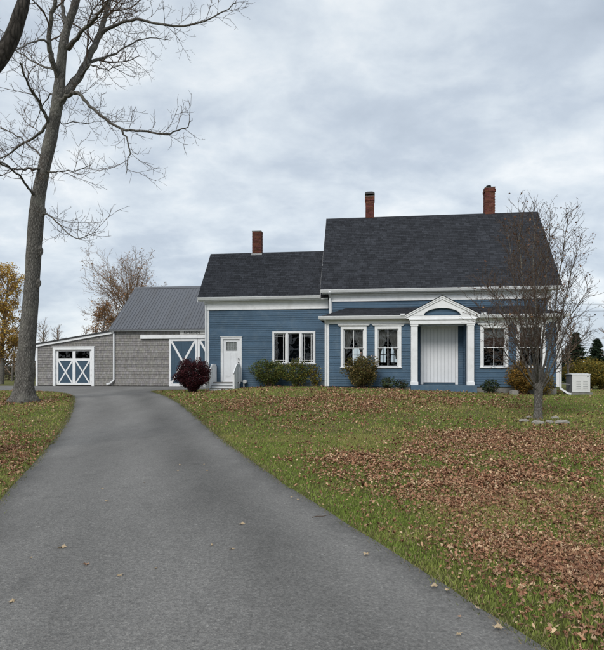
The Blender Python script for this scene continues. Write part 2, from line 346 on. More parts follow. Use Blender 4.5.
def make_drive():
    gx, gy = np.meshgrid(np.arange(-44, 9, .3), np.arange(-13, 43, .3)); gx = gx.ravel(); gy = gy.ravel(); k = in_drive(gx, gy); gx, gy = gx[k], gy[k]
    k = edge_dist(gx, gy) > .12; gx, gy = gx[k], gy[k]; n = len(DP)
    co = [Vector(p) for p in DP] + [Vector((a, b)) for a, b in zip(gx, gy)]
    v, e, f, *_ = geometry.delaunay_2d_cdt(co, [(i, (i + 1) % n) for i in range(n)], [], 1, 1e-4)
    VX = np.array([p.x for p in v]); VY = np.array([p.y for p in v]); ed = edge_dist(VX, VY); VZ = G(VX, VY) + .012 + .02 * np.clip(ed / .6, 0, 1)
    V = np.stack([VX, VY, VZ], -1).tolist(); Fc = [tuple(q) for q in f]; b0 = len(V)
    for i in range(n): V.append((DP[i][0], DP[i][1], gz(*DP[i]) - .05))
    # skirt: nearest cdt vertices of the outline keep their order
    for i in range(n): Fc.append((i, (i + 1) % n, b0 + (i + 1) % n, b0 + i))
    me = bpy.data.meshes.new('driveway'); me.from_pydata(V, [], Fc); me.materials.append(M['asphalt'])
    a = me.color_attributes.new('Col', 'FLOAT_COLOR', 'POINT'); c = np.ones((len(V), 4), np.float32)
    
    def pd(L):
        d = np.full(VX.shape, 1e9); P = [np.array(p) for p in L]
        for a_, b_ in zip(P, P[1:]):
            e_ = b_ - a_; t = np.clip(((VX - a_[0]) * e_[0] + (VY - a_[1]) * e_[1]) / (e_ @ e_), 0, 1); d = np.minimum(d, np.hypot(VX - a_[0] - t * e_[0], VY - a_[1] - t * e_[1]))
        return d
    dl = pd([np.array(Lw[0]) + ldir * 16] + Lw[:7]); dr_ = pd([np.array(Rw[0]) + rdir * 14] + Rw[:10]); fr = dl / np.maximum(dl + dr_, .01)
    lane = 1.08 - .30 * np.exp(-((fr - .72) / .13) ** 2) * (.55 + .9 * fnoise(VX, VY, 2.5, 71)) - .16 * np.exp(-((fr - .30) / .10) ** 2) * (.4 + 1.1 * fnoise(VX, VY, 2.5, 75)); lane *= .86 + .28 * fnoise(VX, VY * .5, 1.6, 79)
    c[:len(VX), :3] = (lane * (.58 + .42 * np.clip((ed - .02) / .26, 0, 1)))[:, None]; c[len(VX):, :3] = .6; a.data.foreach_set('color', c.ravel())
    o = bpy.data.objects.new('driveway', me); COL.objects.link(o); o['kind'] = 'structure'
make_drive()

# ---------------------------------------------------------------- house frame: u along the front, v into depth
TH = math.radians(7.0); U2 = np.array([math.cos(TH), -math.sin(TH)]); V2 = np.array([math.sin(TH), math.cos(TH)])
O2 = np.array([(327 - CX) / F * 25.5, 25.5])
def HW(u, v, z): p = O2 + u * U2 + v * V2; return (float(p[0]), float(p[1]), z)
def hg(u, v): p = O2 + u * U2 + v * V2; return gz(p[0], p[1])
def at(px, py, v):
    dx = (px - CX) / F; P = O2 + v * V2; u = (dx * P[1] - P[0]) / (U2[0] - dx * U2[1]); Y = P[1] + u * U2[1]
    return u, EYE - (py - CY) / F * Y
def hthing(name, label, cat, off, group=None): return thing(name, label, cat, HW(*off), -TH, group, off)
def hobj(mb, name, m, label, cat, off, group=None, smooth=False):
    o = build(mb, name, m, None, off, smooth); o.location = HW(*off); o.rotation_euler = (0, 0, -TH); return tag(o, label, cat, group)

def wall_slab(mb, u0, u1, z0, z1, v0, v1, holes=()):
    us = sorted({u0, u1, *[h[0] for h in holes], *[h[1] for h in holes]}); zs = sorted({z0, z1, *[h[2] for h in holes], *[h[3] for h in holes]})
    us = [x for x in us if u0 <= x <= u1]; zs = [x for x in zs if z0 <= x <= z1]
    for a, b in zip(us, us[1:]):
        run = None
        for c, d in zip(zs, zs[1:]):
            inside = any(h[0] <= a and b <= h[1] and h[2] <= c and d <= h[3] for h in holes)
            if inside:
                if run: mb.box(a, b, v0, v1, *run); run = None
            else: run = (run[0], d) if run else (c, d)
        if run: mb.box(a, b, v0, v1, *run)
def clapboards(mb, s0, s1, z0, z1, pos, holes=(), e=.105, top=None):
    """pos(s, out, z) -> point; holes in (s,z); top(z) -> (s0,s1) limits for gables"""
    z = z0
    while z < z1 - 1e-4:
        zt = min(z + e, z1); a0, a1 = (s0, s1) if top is None else top((z + zt) / 2)
        iv = [(a0, a1)] if a1 > a0 else []
        for h in holes:
            if h[2] < zt and h[3] > z:
                nv = []
                for a, b in iv:
                    if h[1] <= a or h[0] >= b: nv.append((a, b)); continue
                    if h[0] > a: nv.append((a, h[0]))
                    if h[1] < b: nv.append((h[1], b))
                iv = nv
        for a, b in iv:
            x = a
            while x < b - 1e-4:
                y = min(x + R.uniform(1.8, 4.2), b)
                if b - y < .4: y = b
                c = jit(1, .07); p = .019 + R.uniform(-.003, .004)
                mb.face([pos(x, p, z), pos(y, p, z), pos(y, .004, zt), pos(x, .004, zt)], c)
                mb.face([pos(x, 0, z), pos(y, 0, z), pos(y, p, z), pos(x, p, z)], c); x = y
        z = zt
def shingles(mb, O, A, Su, La, Ls, exposure=.142, tab=.22, lim=None, th=.008, tone=lambda: 1.0):
    O, A, Su = Vector(O), Vector(A).normalized(), Vector(Su).normalized(); Nn = A.cross(Su).normalized()
    if Nn.z < 0: Nn = -Nn
    n = int(math.ceil(Ls / exposure))
    for k in range(n):
        s0 = k * exposure; s1 = min(s0 + exposure, Ls); a0, a1 = (0, La) if lim is None else lim((s0 + s1) / 2)
        x = a0 - R.uniform(0, tab); row = R.uniform(.95, 1.05)
        while x < a1:
            y = x + tab * R.choice((.6, 1, 1, 1.3)); p, q = max(x, a0), min(y, a1); x = y
            if q - p < .01: continue
            c = row * R.choice((.74, .87, .96, 1.02, 1.12, 1.3)) * tone(); t = th + R.uniform(0, .005); g = .004
            l0 = O + A * (p + g) + Su * s0; r0 = O + A * (q - g) + Su * s0; l1 = O + A * (p + g) + Su * (s1 + .01); r1 = O + A * (q - g) + Su * (s1 + .01)
            cc = (c, c, c * 1.03)
            mb.face([l0 + Nn * t, r0 + Nn * t, r1 + Nn * .003, l1 + Nn * .003], cc); mb.face([l0, r0, r0 + Nn * t, l0 + Nn * t], (c * .85,) * 3)  # lower edge tinted darker: course shading put into the colour

def window(parent, u0, u1, z0, z1, v, casing=.125, head=True, style='two', cols=1):
    """v: face of the siding.  The casing is the part; sashes, muntins, panes and sill hang below it."""
    c = MB(); c.box(u0, u0 + casing, v - .045, v + .02, z0 + .05, z1); c.box(u1 - casing, u1, v - .045, v + .02, z0 + .05, z1)
    c.box(u0 + casing, u1 - casing, v - .045, v + .02, z1 - casing, z1)
    hu0, hu1, hz0, hz1 = u0 + casing, u1 - casing, z0 + .06, z1 - casing
    c.box(hu0 - .02, hu0, v + .022, v + .14, hz0, hz1); c.box(hu1, hu1 + .02, v + .022, v + .14, hz0, hz1)
    w = build(c, 'window', 'white_paint', parent)
    s = MB(); s.box(u0 - .03, u1 + .03, v - .075, v + .14, z0, z0 + .05); build(s, 'sill', 'white_paint', w)
    if head:
        s = MB(); s.box(u0 - .09, u1 + .09, v - .075, v + .01, z1, z1 + .045); s.box(u0 - .13, u1 + .13, v - .10, v + .01, z1 + .045, z1 + .08); build(s, 'head_trim', 'white_paint', w)
    def sash(a, b, c_, d, vv, fr=.05, mun=(), hor=()):
        q = MB(); q.box(a, a + fr, vv, vv + .035, c_, d); q.box(b - fr, b, vv, vv + .035, c_, d); q.box(a + fr, b - fr, vv, vv + .035, c_, c_ + fr); q.box(a + fr, b - fr, vv, vv + .035, d - fr, d)
        build(q, 'sash', 'white_paint', w)
        for m_ in mun: q = MB(); q.box(m_ - .010, m_ + .010, vv + .004, vv + .030, c_ + fr, d - fr); build(q, 'muntin', 'white_paint', w)
        for m_ in hor: q = MB(); q.box(a + fr, b - fr, vv + .006, vv + .028, m_ - .010, m_ + .010); build(q, 'muntin', 'white_paint', w)
        q = MB(); x0, x1, y0, y1 = a + fr * .8, b - fr * .8, c_ + fr * .8, d - fr * .8; q.face([(x0, vv + .02, y0), (x1, vv + .02, y0), (x1, vv + .02, y1), (x0, vv + .02, y1)]); build(q, 'pane', 'glass', w)
    if style == 'two':
        mid = (hz0 + hz1) / 2 - .01; uc = (hu0 + hu1) / 2
        sash(hu0, hu1, mid - .02, hz1, v + .035, .042, (uc,)); sash(hu0, hu1, hz0, mid + .022, v + .075, .045, (uc,))
    else:
        n = 3; mw = .105; sw = (hu1 - hu0 - mw * 2) / 3; q = MB()
        for k in range(n):
            a = hu0 + k * (sw + mw); b = a + sw
            if k < 2: q.box(b, b + mw, v - .035, v + .1, hz0, hz1)
            if k == 1: sash(a, b, hz0, hz1, v + .03, .035)
            else: sash(a, b, hz0, hz1, v + .03, .045, (a + .13, b - .13), (hz0 + .15, hz1 - .15))
        build(q, 'mullion', 'white_paint', w)
    return w, (hu0, hu1, hz0, hz1)

# ---------------------------------------------------------------- the house
ZB = .45
house = hthing('house', 'blue clapboard farmhouse with dark shingle roof and three brick chimneys', 'house', (2.0, 4.0, ZB))
def P_(mb, name, m, parent=house, **k): return build(mb, name, m, parent, **k)
SW = dict(z0=.86, z1=3.66)
wins = [(.63, 1.80), (2.17, 3.35), (6.80, 7.99), (8.33, 9.55)]
WZ0, WZ1 = 1.68, 3.58
DOORHOLE = (4.05, 6.19)
def hole_of(w, c=.125): return (w[0] + c, w[1] - c, WZ0 + .06, WZ1 - c)
holes = [hole_of(w) for w in wins]
mb = MB(); wall_slab(mb, 0, DOORHOLE[0], .84, 3.86, .004, .12, holes[:2]); wall_slab(mb, DOORHOLE[1], 10.1, .84, 3.86, .004, .12, holes[2:])
mb.box(DOORHOLE[0], DOORHOLE[1], .004, .12, 3.60, 3.86)
mb.box(0, .1, .125, 1.79, .84, 3.86); mb.box(10.0, 10.1, .125, 1.79, .84, 3.86)
mb.box(DOORHOLE[0] - .1, DOORHOLE[0] - .003, .125, .8, .84, 3.7); mb.box(DOORHOLE[1] + .003, DOORHOLE[1] + .1, .125, .8, .84, 3.7); mb.box(DOORHOLE[0] - .1, DOORHOLE[1] + .1, .84, .93, .84, 3.7)
P_(mb, 'wall', 'blue_paint')
mb = MB(); clapboards(mb, .1, DOORHOLE[0], .86, 3.66, lambda s, o, z: (s, -o, z), holes[:2]); clapboards(mb, DOORHOLE[1], 10.0, .86, 3.66, lambda s, o, z: (s, -o, z), holes[2:])
clapboards(mb, .12, .8, .93, 3.6, lambda s, o, z: (DOORHOLE[1] - o, s, z)); clapboards(mb, .12, .8, .93, 3.6, lambda s, o, z: (DOORHOLE[0] + o, s, z))
clapboards(mb, DOORHOLE[0] + .02, DOORHOLE[1] - .02, .93, 3.6, lambda s, o, z: (s, .84 - o, z), [(4.28, 5.96, .9, 3.62)])
clapboards(mb, 0, 1.78, .86, 3.66, lambda s, o, z: (-o, s, z)); clapboards(mb, 0, 1.78, .86, 3.66, lambda s, o, z: (10.1 + o, s, z))
P_(mb, 'siding', 'blue_clapboard', kind='stuff')
mb = MB(); mb.box(.06, 10.04, .04, 1.75, .3, .855); mb.box(.03, 10.2, 1.86, 8.75, .2, .9); mb.box(-6.24, .02, 2.26, 6.1, .2, .76); P_(mb, 'foundation', 'concrete')
# corner boards, frieze and gutter of the front room
mb = MB(); mb.box(-.03, .10, -.035, .0, .86, 3.68); P_(mb, 'corner_board', 'white_paint'); mb = MB(); mb.box(10.0, 10.13, -.035, .0, .86, 3.68); P_(mb, 'corner_board', 'white_paint')
for a_, b_ in ((-.035, 3.76), (6.53, 10.135)):
    mb = MB(); mb.box(a_, b_, -.042, -.001, 3.683, 3.86); P_(mb, 'frieze', 'white_paint')
for a_, b_ in ((-.3, 3.55), (6.7, 10.4)):
    mb = MB(); mb.box(a_, b_, -.30, -.05, 3.862, 3.885); P_(mb, 'soffit', 'white_paint')
def gutter(u0, u1, v, z0, z1, parent=house):
    q = MB(); d = .11
    q.prism([(v, z0), (v + d, z0), (v + d, z1), (v + d - .012, z1), (v + d - .012, z0 + .012), (v + .012, z0 + .012), (v - .03, z1 - .02), (v - .03, z1), (v - .045, z1), (v - .045, z1 - .025)], u0, u1, 'x'); return P_(q, 'gutter', 'white_gutter', parent)
gutter(-.36, 3.50, -.33, 3.885, 4.02); gutter(6.74, 10.44, -.33, 3.885, 4.02)
for a in (3.30, 6.78):
    q = MB(); q.box(a, a + .2, -.40, -.26, 4.0, 4.09); P_(q, 'gutter_end', 'white_gutter')
# low hipped roof of the front room
mb = MB(); e = 3.99; t = 4.60
mb.v += [(-.33, -.33, e), (10.43, -.33, e), (9.33, 1.78, t), (.78, 1.78, t), (-.33, 1.78, e), (10.43, 1.78, e), (-.33, -.33, e - .09), (10.43, -.33, e - .09), (-.33, 1.78, e - .09), (10.43, 1.78, e - .09)]
for f in ((0, 1, 2, 3), (0, 3, 4), (1, 5, 2), (0, 6, 7, 1), (0, 4, 8, 6), (1, 7, 9, 5), (6, 8, 9, 7), (3, 2, 5, 9, 8, 4)): mb.f.append(f); mb.c.append((.8,) * 3)
rf = P_(mb, 'porch_roof', 'roof_shingle')
sl_ = math.hypot(2.11, .61); mb = MB()
shingles(mb, (-.33, -.34, e + .003), (1, 0, 0), (0, 2.11, .61), 10.76, sl_, lim=lambda s: (1.11 * s / sl_, 10.76 - 1.10 * s / sl_))
build(mb, 'shingle', 'roof_shingle', rf, kind='stuff')
# windows of the front room
wl = []
for w in wins:
    wl.append(window(house, w[0], w[1], WZ0, WZ1, 0))
# entry: recess, boarded door, posts, pediment
mb = MB(); mb.box(4.28, 4.40, .79, .835, .93, 3.62); mb.box(5.84, 5.96, .79, .835, .93, 3.62); mb.box(4.40, 5.84, .79, .835, 3.50, 3.62)
dr = P_(mb, 'door', 'white_paint', off=None); nb = 9
for k in range(nb):
    a = 4.405 + k * (1.43 / nb); q = MB(); q.box(a + .004, a + 1.43 / nb - .004, .805 + R.uniform(-.003, .003), .832, 1.02, 3.498); build(q, 'board', 'white_door', dr)
q = MB(); q.box(4.405, 5.835, .833, .838, .95, 3.5); build(q, 'backing', 'blue_paint', dr)
for a, b in ((3.77, 4.05), (6.20, 6.48)):
    q = MB(); q.box(a, b, -.31, -.06, .93, 3.62); q.box(a - .025, b + .025, -.335, -.05, .921, 1.06); q.box(a - .025, b + .025, -.335, -.05, 3.54, 3.62); P_(q, 'post', 'white_paint')
mb = MB(); mb.box(3.72, 6.53, -.36, -.06, 3.623, 3.84); mb.box(3.68, 6.57, -.39, -.06, 3.80, 3.86); P_(mb, 'beam', 'white_paint')
mb = MB(); mb.box(4.06, 6.18, -.055, .83, 3.61, 3.65); P_(mb, 'porch_ceiling', 'white_paint')
# pediment front with an arched opening
pu0, pu1, pz0, pap, pc = 3.52, 6.70, 3.90, 4.77, 5.11
arch = [(pc + .80 * math.cos(t_), 3.99 + .33 * math.sin(t_)) for t_ in np.linspace(math.pi, 0, 25)]
def ptop(u): return pap - abs(u - pc) * (pap - pz0 - .06) / (pc - pu0)
mb = MB()
us = [pu0] + [a[0] for a in arch] + [pu1]
for k in range(24):
    (a, za), (b, zb) = arch[k], arch[k + 1]
    f0 = [(a, -.34, za), (b, -.34, zb), (b, -.34, ptop(b)), (a, -.34, ptop(a))]; mb.face(f0); mb.face([(a, -.34, za), (b, -.34, zb), (b, -.22, zb), (a, -.22, za)])
for s_, (a, b) in ((1, (pu0, arch[0][0])), (-1, (arch[-1][0], pu1))):
    mb.face([(a, -.34, 3.862), (b, -.34, 3.862), (b, -.34, ptop(b)), (a, -.34, ptop(a))])
    mb.box(a, b, -.338, -.2, 3.862, 3.93)
mb.box(arch[0][0], arch[-1][0], -.345, -.2, 3.862, 3.99)
P_(mb, 'pediment', 'white_paint')
mb = MB(); mb.prism([(4.25, 3.9), (5.97, 3.9), (5.97, 4.2), (pc, 4.55), (4.25, 4.2)], -.215, -.15); P_(mb, 'tympanum', 'blue_paint')
mb = MB(); clapboards(mb, 4.27, 5.95, 3.96, 4.33, lambda s, o, z: (s, -.216 - o, z)); P_(mb, 'siding', 'blue_clapboard', kind='stuff')
for sgn in (-1, 1):
    ue = pc + sgn * (pc - pu0 + .03); q = MB(); d = Vector((ue - pc, 0, pz0 - pap)).normalized()
    q.prism([(pc, pap + .03), (ue, pz0 + .06), (ue, pz0 + .12), (pc, pap + .09)][::sgn], -.40, -.30); q.prism([(pc, pap - .055), (ue, pz0 - .02), (ue, pz0 + .055), (pc, pap + .025)][::sgn], -.375, -.30); P_(q, 'raking_cornice', 'white_paint')
    q = MB(); sl2 = math.hypot(ue - pc, pap + .03 - pz0)
    q.prism([(pc, pap + .093), (ue + sgn * .02, pz0 + .12), (ue + sgn * .02, pz0 + .135), (pc, pap + .115)][::sgn], -.42, 1.77); P_(q, 'entry_roof', 'roof_shingle')
mb = MB(); mb.box(3.74, 6.55, -.62, .83, .25, .92); P_(mb, 'stoop', 'blue_step')
# main block
mr = dict(e=5.46, ev=1.45, rv=5.3, rz=9.95); RS = (9.95 - 5.46) / (5.3 - 1.45)
mb = MB(); THRU = [(.95, 4.0, .95, 3.35)]; wall_slab(mb, 0, 10.3, .86, 5.74, 1.804, 1.92, THRU)
BW = []
for x0, y0, x1, y1 in ((352, 363, 362, 347), (380, 363, 386.5, 346), (390.5, 363, 397.5, 346)):
    a_, za = at(x0, y0, 8.74); b_, zb_ = at(x1, y1, 8.74); BW.append((a_, b_, za, zb_))
gab = [(1.925, .86), (8.8, .86), (8.8, 5.74), (5.3, 5.74 + 3.38 * RS - .1), (1.925, 5.74)]
mb.prism(gab, 0.004, .12, 'x'); mb.prism(gab, 10.18, 10.296, 'x'); wall_slab(mb, .125, 10.175, .86, 5.74, 8.68, 8.796, BW); mb.box(.125, 10.175, 1.925, 8.675, .86, .9); mb.box(.125, 10.175, 1.925, 8.675, 3.5, 3.6)
P_(mb, 'wall', 'blue_paint')
mb = MB(); clapboards(mb, .12, 10.18, 4.55, 4.94, lambda s, o, z: (s, 1.80 - o, z))
def glim(z): w_ = max(0, min(3.5, (9.75 - z) / RS)); return (5.3 - w_, 5.3 + w_)
for uu, sg in ((0, -1), (10.3, 1)): clapboards(mb, 1.8, 8.8, .86, 9.6, lambda s, o, z: (uu + sg * o, s, z), top=glim)
P_(mb, 'siding', 'blue_clapboard', kind='stuff')
mb = MB(); mb.box(-.03, .12, 1.765, 1.8, 4.3, 4.94); P_(mb, 'corner_board', 'white_paint'); mb = MB(); mb.box(10.18, 10.33, 1.765, 1.8, 4.3, 4.94); P_(mb, 'corner_board', 'white_paint')
mb = MB(); mb.box(-.04, 10.34, 1.755, 1.8, 4.94, 5.30); mb.box(-.05, 10.35, 1.735, 1.755, 4.94, 5.0); mb.box(-.05, 10.35, 1.69, 1.755, 5.22, 5.303); P_(mb, 'frieze', 'white_paint')
mb = MB(); mb.box(-.36, 10.68, 1.48, 1.8, 5.305, 5.33); mb.box(-.36, 10.68, 1.478, 1.50, 5.331, 5.44); P_(mb, 'soffit', 'white_paint')
gutter(-.42, 10.74, 1.42, 5.34, 5.475)
def gable_roof(parent, u0, u1, ev, ez, rv, rz, th=.11, bev=None):
    s = (rz - ez) / (rv - ev); bv = rv + (rv - ev); q = MB()
    q.prism([(ev, ez), (rv, rz), (bv, ez), (bv, ez - th), (rv, rz - th * 1.35), (ev, ez - th)], u0, u1, 'x', (.8,) * 3); r = P_(q, 'roof', 'roof_shingle', parent); Ls = math.hypot(rv - ev, rz - ez)
    q = MB(); shingles(q, (u0 - .02, ev - .015, ez + .004), (1, 0, 0), (0, rv - ev, rz - ez), u1 - u0 + .04, Ls); shingles(q, (u0 - .02, bv + .015, ez + .004), (1, 0, 0), (0, -(rv - ev), rz - ez), u1 - u0 + .04, Ls, .29, .6)
    build(q, 'shingle', 'roof_shingle', r, kind='stuff')
    q = MB(); x = u0 - .02
    while x < u1:
        y = min(x + .3, u1 + .02); c = jit(1, .3)
        for d in (-1, 1): q.face([(x, rv + d * .15, rz - .15 * s + .02), (y, rv + d * .15, rz - .15 * s + .02), (y, rv, rz + .03), (x, rv, rz + .03)], c)
        x = y
    build(q, 'ridge_cap', 'roof_shingle', r, kind='stuff')
    for uu in (u0, u1):
        q = MB(); d = -.022 if uu == u0 else .022
        q.prism([(ev, ez - th - .12), (rv, rz - th - .14), (bv, ez - th - .12), (bv, ez - .005), (rv, rz - .005), (ev, ez - .005)], uu, uu + d, 'x'); build(q, 'rake_board', 'white_paint', r)
    return r
gable_roof(house, -.43, 10.74, 1.45, 5.46, 5.3, 9.95)
# ell
EU = -6.31; EV = 2.2
dh = (-5.47, -4.60, 1.03, 3.17); tw = (-2.92, -.75, 1.88, 3.54); twh = (tw[0] + .09, tw[1] - .09, tw[2] + .06, tw[3] - .09)
mb = MB(); wall_slab(mb, EU, -.01, .74, 5.42, EV + .004, EV + .12, [dh, twh]); mb.box(EU, EU + .12, EV + .125, 6.2, .74, 5.42); mb.box(EU + .125, -.01, 6.08, 6.2, .74, 5.42)
eg = [(EV + .01, 5.43), (6.19, 5.43), (4.2, 7.73)]; mb.prism(eg, EU, EU + .12, 'x'); mb.box(EU + .125, -.01, EV + .125, 6.07, .74, .78); mb.box(EU + .125, -.01, EV + .125, 6.07, 3.9, 4.0)
mb.box(EU + .125, -.01, 5.0, 5.05, .79, 3.89)
P_(mb, 'wall', 'blue_paint')
mb = MB(); clapboards(mb, EU + .12, 0, .76, 4.64, lambda s, o, z: (s, EV - o, z), [dh, twh]); clapboards(mb, EV, 6.2, .76, 7.6, lambda s, o, z: (EU - o, s, z), top=lambda z: (4.2 - max(0, min(2.0, (7.75 - z) / 1.173)), 4.2 + max(0, min(2.0, (7.75 - z) / 1.173)))); P_(mb, 'siding', 'blue_clapboard', kind='stuff')
mb = MB(); mb.box(EU - .03, EU + .12, EV - .035, EV, .76, 4.64); P_(mb, 'corner_board', 'white_paint')
mb = MB(); mb.box(EU - .04, -.1, EV - .045, EV, 4.641, 5.08); mb.box(EU - .05, -.1, EV - .065, EV - .045, 4.641, 4.70); mb.box(EU - .05, -.1, EV - .11, EV - .045, 5.0, 5.083); P_(mb, 'frieze', 'white_paint')
mb = MB(); mb.box(EU - .33, -.1, EV - .31, EV, 5.085, 5.11); mb.box(EU - .33, -.1, EV - .312, EV - .29, 5.112, 5.23); P_(mb, 'soffit', 'white_paint')
gutter(EU - .38, -.45, EV - .37, 5.13, 5.26)
gable_roof(house, EU - .38, .02, EV - .33, 5.26, 4.2, 7.93)
# triple window of the ell
tww = window(house, tw[0], tw[1], tw[2], tw[3], EV, .09, False, 'triple')
# white entrance door of the ell
mb = MB(); mb.box(-5.58, -5.47, EV - .045, EV + .02, 1.0, 3.28); mb.box(-4.60, -4.49, EV - .045, EV + .02, 1.0, 3.28); mb.box(-5.47, -4.60, EV - .045, EV + .02, 3.17, 3.28); mb.box(-5.61, -4.46, EV - .07, EV + .01, 3.28, 3.315); mb.box(-5.47, -4.60, EV - .06, EV + .12, .99, 1.03)
dr = P_(mb, 'door', 'white_paint')
a0, a1, b0, b1 = -5.465, -4.605, 1.035, 3.165; v0, v1 = EV + .02, EV + .065
lite = (-5.29, -4.78, 2.62, 3.02); mb = MB(); wall_slab(mb, a0, a1, b0, b1, v0, v1, [lite])
build(mb, 'door_leaf', 'white_door', dr)
for x0, x1 in ((-5.33, -5.07), (-5.0, -4.74)):
    q = MB(); q.box(x0, x1, v0 - .008, v0 - .001, 1.25, 2.50); q.box(x0 + .03, x1 - .03, v0 - .014, v0 - .008, 1.28, 2.47); build(q, 'raised_panel', 'white_door', dr)
q = MB(); q.box(lite[0] - .03, lite[1] + .03, v0 - .02, v0 - .001, lite[2] - .03, lite[2]); q.box(lite[0] - .03, lite[1] + .03, v0 - .02, v0 - .001, lite[3], lite[3] + .03); q.box(lite[0] - .03, lite[0], v0 - .02, v0 - .001, lite[2], lite[3]); q.box(lite[1], lite[1] + .03, v0 - .02, v0 - .001, lite[2], lite[3])
for k in range(1, 4): x = lite[0] + k * (lite[1] - lite[0]) / 4; q.box(x - .008, x + .008, v0 - .004, v0 + .015, lite[2], lite[3])
q.box(lite[0], lite[1], v0 - .003, v0 + .014, 2.80, 2.816); lf = build(q, 'lite_frame', 'lead', dr)
q = MB(); q.face([(lite[0], v0 + .02, lite[2]), (lite[1], v0 + .02, lite[2]), (lite[1], v0 + .02, lite[3]), (lite[0], v0 + .02, lite[3])]); build(q, 'pane', 'glass', dr)
q = MB(); q.box(lite[0] + .02, lite[1] - .02, v0 + .035, v0 + .04, lite[2] + .0, lite[3]); build(q, 'lite_backing', 'sign_white', dr)
for z_ in (2.17, 1.98):
    q = MB(); q.tube([(-4.66, v0 + .0, z_), (-4.66, v0 - .05, z_)], [.030, .030], 10, cap=True); q.tube([(-4.66, v0 - .05, z_), (-4.66, v0 - .085, z_)], [.038, .03], 10, cap=True); build(q, 'handle', 'dark_metal', dr)
# downspouts
def downspout(pts, w=.075):
    q = MB()
    for a, b in zip(pts, pts[1:]): q.bar(a, b, w, w * .75, (0, 1, .001))
    return P_(q, 'downspout', 'white_gutter')
downspout([(.02, 1.36, 5.36), (.02, 1.66, 5.10), (.02, 1.70, 4.33)])
downspout([(-.06, -.28, 3.88), (-.06, -.06, 3.70), (-.06, -.06, .86)]); downspout([(10.14, -.28, 3.88), (10.17, -.06, 3.70), (10.17, -.06, .78), (10.45, -.16, .58), (10.55, -.25, .56)])
downspout([(EU - .1, EV - .33, 5.15), (EU - .04, EV - .08, 4.9), (EU - .04, EV - .08, .70)])
# chimneys
def chimney(u, v, w, d, z0, z1, cap=None, corb=True, flash=False):
    q = MB(); q.box(u - w / 2 + .012, u + w / 2 - .012, v - d / 2 + .012, v + d / 2 - .012, z0, z1 - .01); c = P_(q, 'chimney', 'mortar'); q = MB(); k = 0; z = z0; bh = .0755
    while z + bh <= z1 + 1e-6:
        ex = .03 if corb and z > z1 - .32 and z < z1 - .12 else 0
        W_, D_ = w / 2 + ex, d / 2 + ex
        for (ax, lo, hi) in (('f', -W_, W_), ('b', -W_, W_), ('l', -D_ + .1, D_ - .1), ('r', -D_ + .1, D_ - .1)):
            x = lo - (.1 if k % 2 else 0)
            while x < hi:
                p, r_ = max(x + .005, lo), min(x + .195, hi); x += .2
                if r_ - p < .02: continue
                cc = R.uniform(.65, 1.3); cc = (cc, cc * R.uniform(.85, 1.15), cc * R.uniform(.85, 1.2)); j = R.uniform(-.003, .003)
                if ax == 'f': q.box(u + p, u + r_, v - D_ + j, v - D_ + .1, z + .005, z + bh - .005, cc)
                elif ax == 'b': q.box(u + p, u + r_, v + D_ - .1, v + D_ + j, z + .005, z + bh - .005, cc)
                elif ax == 'l': q.box(u - W_ + j, u - W_ + .1, v + p, v + r_, z + .005, z + bh - .005, cc)
                else: q.box(u + W_ - .1, u + W_ + j, v + p, v + r_, z + .005, z + bh - .005, cc)
        z += bh; k += 1
    build(q, 'brickwork', 'brick', c, kind='stuff')
    q = MB(); q.prism([(u - w / 2 - .01, v - d / 2 - .01), (u + w / 2 + .01, v - d / 2 - .01), (u + w / 2 + .01, v + d / 2 + .01), (u - w / 2 - .01, v + d / 2 + .01)], z, z + .04, 'z'); build(q, 'crown', 'concrete', c)
    if cap == 'metal':
        q = MB(); q.tube([(u, v, z), (u, v, z + .14)], [.13, .13], 12, cap=True); build(q, 'flue', 'brick', c)
        q = MB(); q.prism([(u - .27, z + .15), (u + .27, z + .15), (u + .25, z + .24), (u + .12, z + .27), (u - .12, z + .27), (u - .25, z + .24)], v - .22, v + .22); 
        for sx in (-.16, .16): q.box(u + sx - .02, u + sx + .02, v - .02, v + .02, z, z + .16)
        build(q, 'rain_cap', 'dark_metal', c)
    if cap == 'pot':
        q = MB(); q.tube([(u - .03, v, z + .01), (u - .03, v, z + .16)], [.15, .13], 12, cap=True); build(q, 'flue', 'brick', c)
    if flash:
        q = MB(); q.box(u - w / 2 - .05, u + w / 2 + .05, v - d / 2 - .06, v + d / 2 + .06, z0 + .05, z0 + .55); build(q, 'flashing', 'lead', c)
chimney(1.94, 5.5, .47, .5, 9.3, 11.17, 'metal'); chimney(8.31, 5.5, .52, .5, 9.3, 11.36, 'pot'); chimney(-4.13, 4.35, .50, .46, 7.35, 9.12, None, False, True)
# window coverings and the windows of the old front wall seen behind them
def drape(u0, u1, z0, z1, v, side, label):
    q = MB(); n, m_ = 22, 12
    def pt(i, j):
        t = j / m_; s = i / n; z = z1 + (z0 - z1) * t; wdt = (u1 - u0) * (1 - .78 * sst(t) ** 1.1)
        u = (u0 + wdt * s) if side < 0 else (u1 - wdt * s)
        return (u, v + .018 * math.sin(s * 31 + t * 1.5) + .05 * t * s, z + .012 * math.sin(s * 31))
    for i in range(n):
        for j in range(m_): q.face([pt(i, j), pt(i + 1, j), pt(i + 1, j + 1), pt(i, j + 1)])
    return hobj(q, 'curtain', 'curtain', label, 'curtain', ((u0 + u1) / 2, v, z0), 'tied back curtains in the front windows', True)
for k, nm in ((0, 'beside the gutter downpipe'), (1, 'beside the white porch post')):
    _, (a, b, c, d) = wl[k]; mid = (c + d) / 2; uc = (a + b) / 2
    drape(a + .01, uc + .01, c + .35, d - .02, .22, -1, 'pale curtain swept left in the front window ' + nm); drape(uc - .01, b - .01, c + .35, d - .02, .245, 1, 'pale curtain swept right in the front window ' + nm)
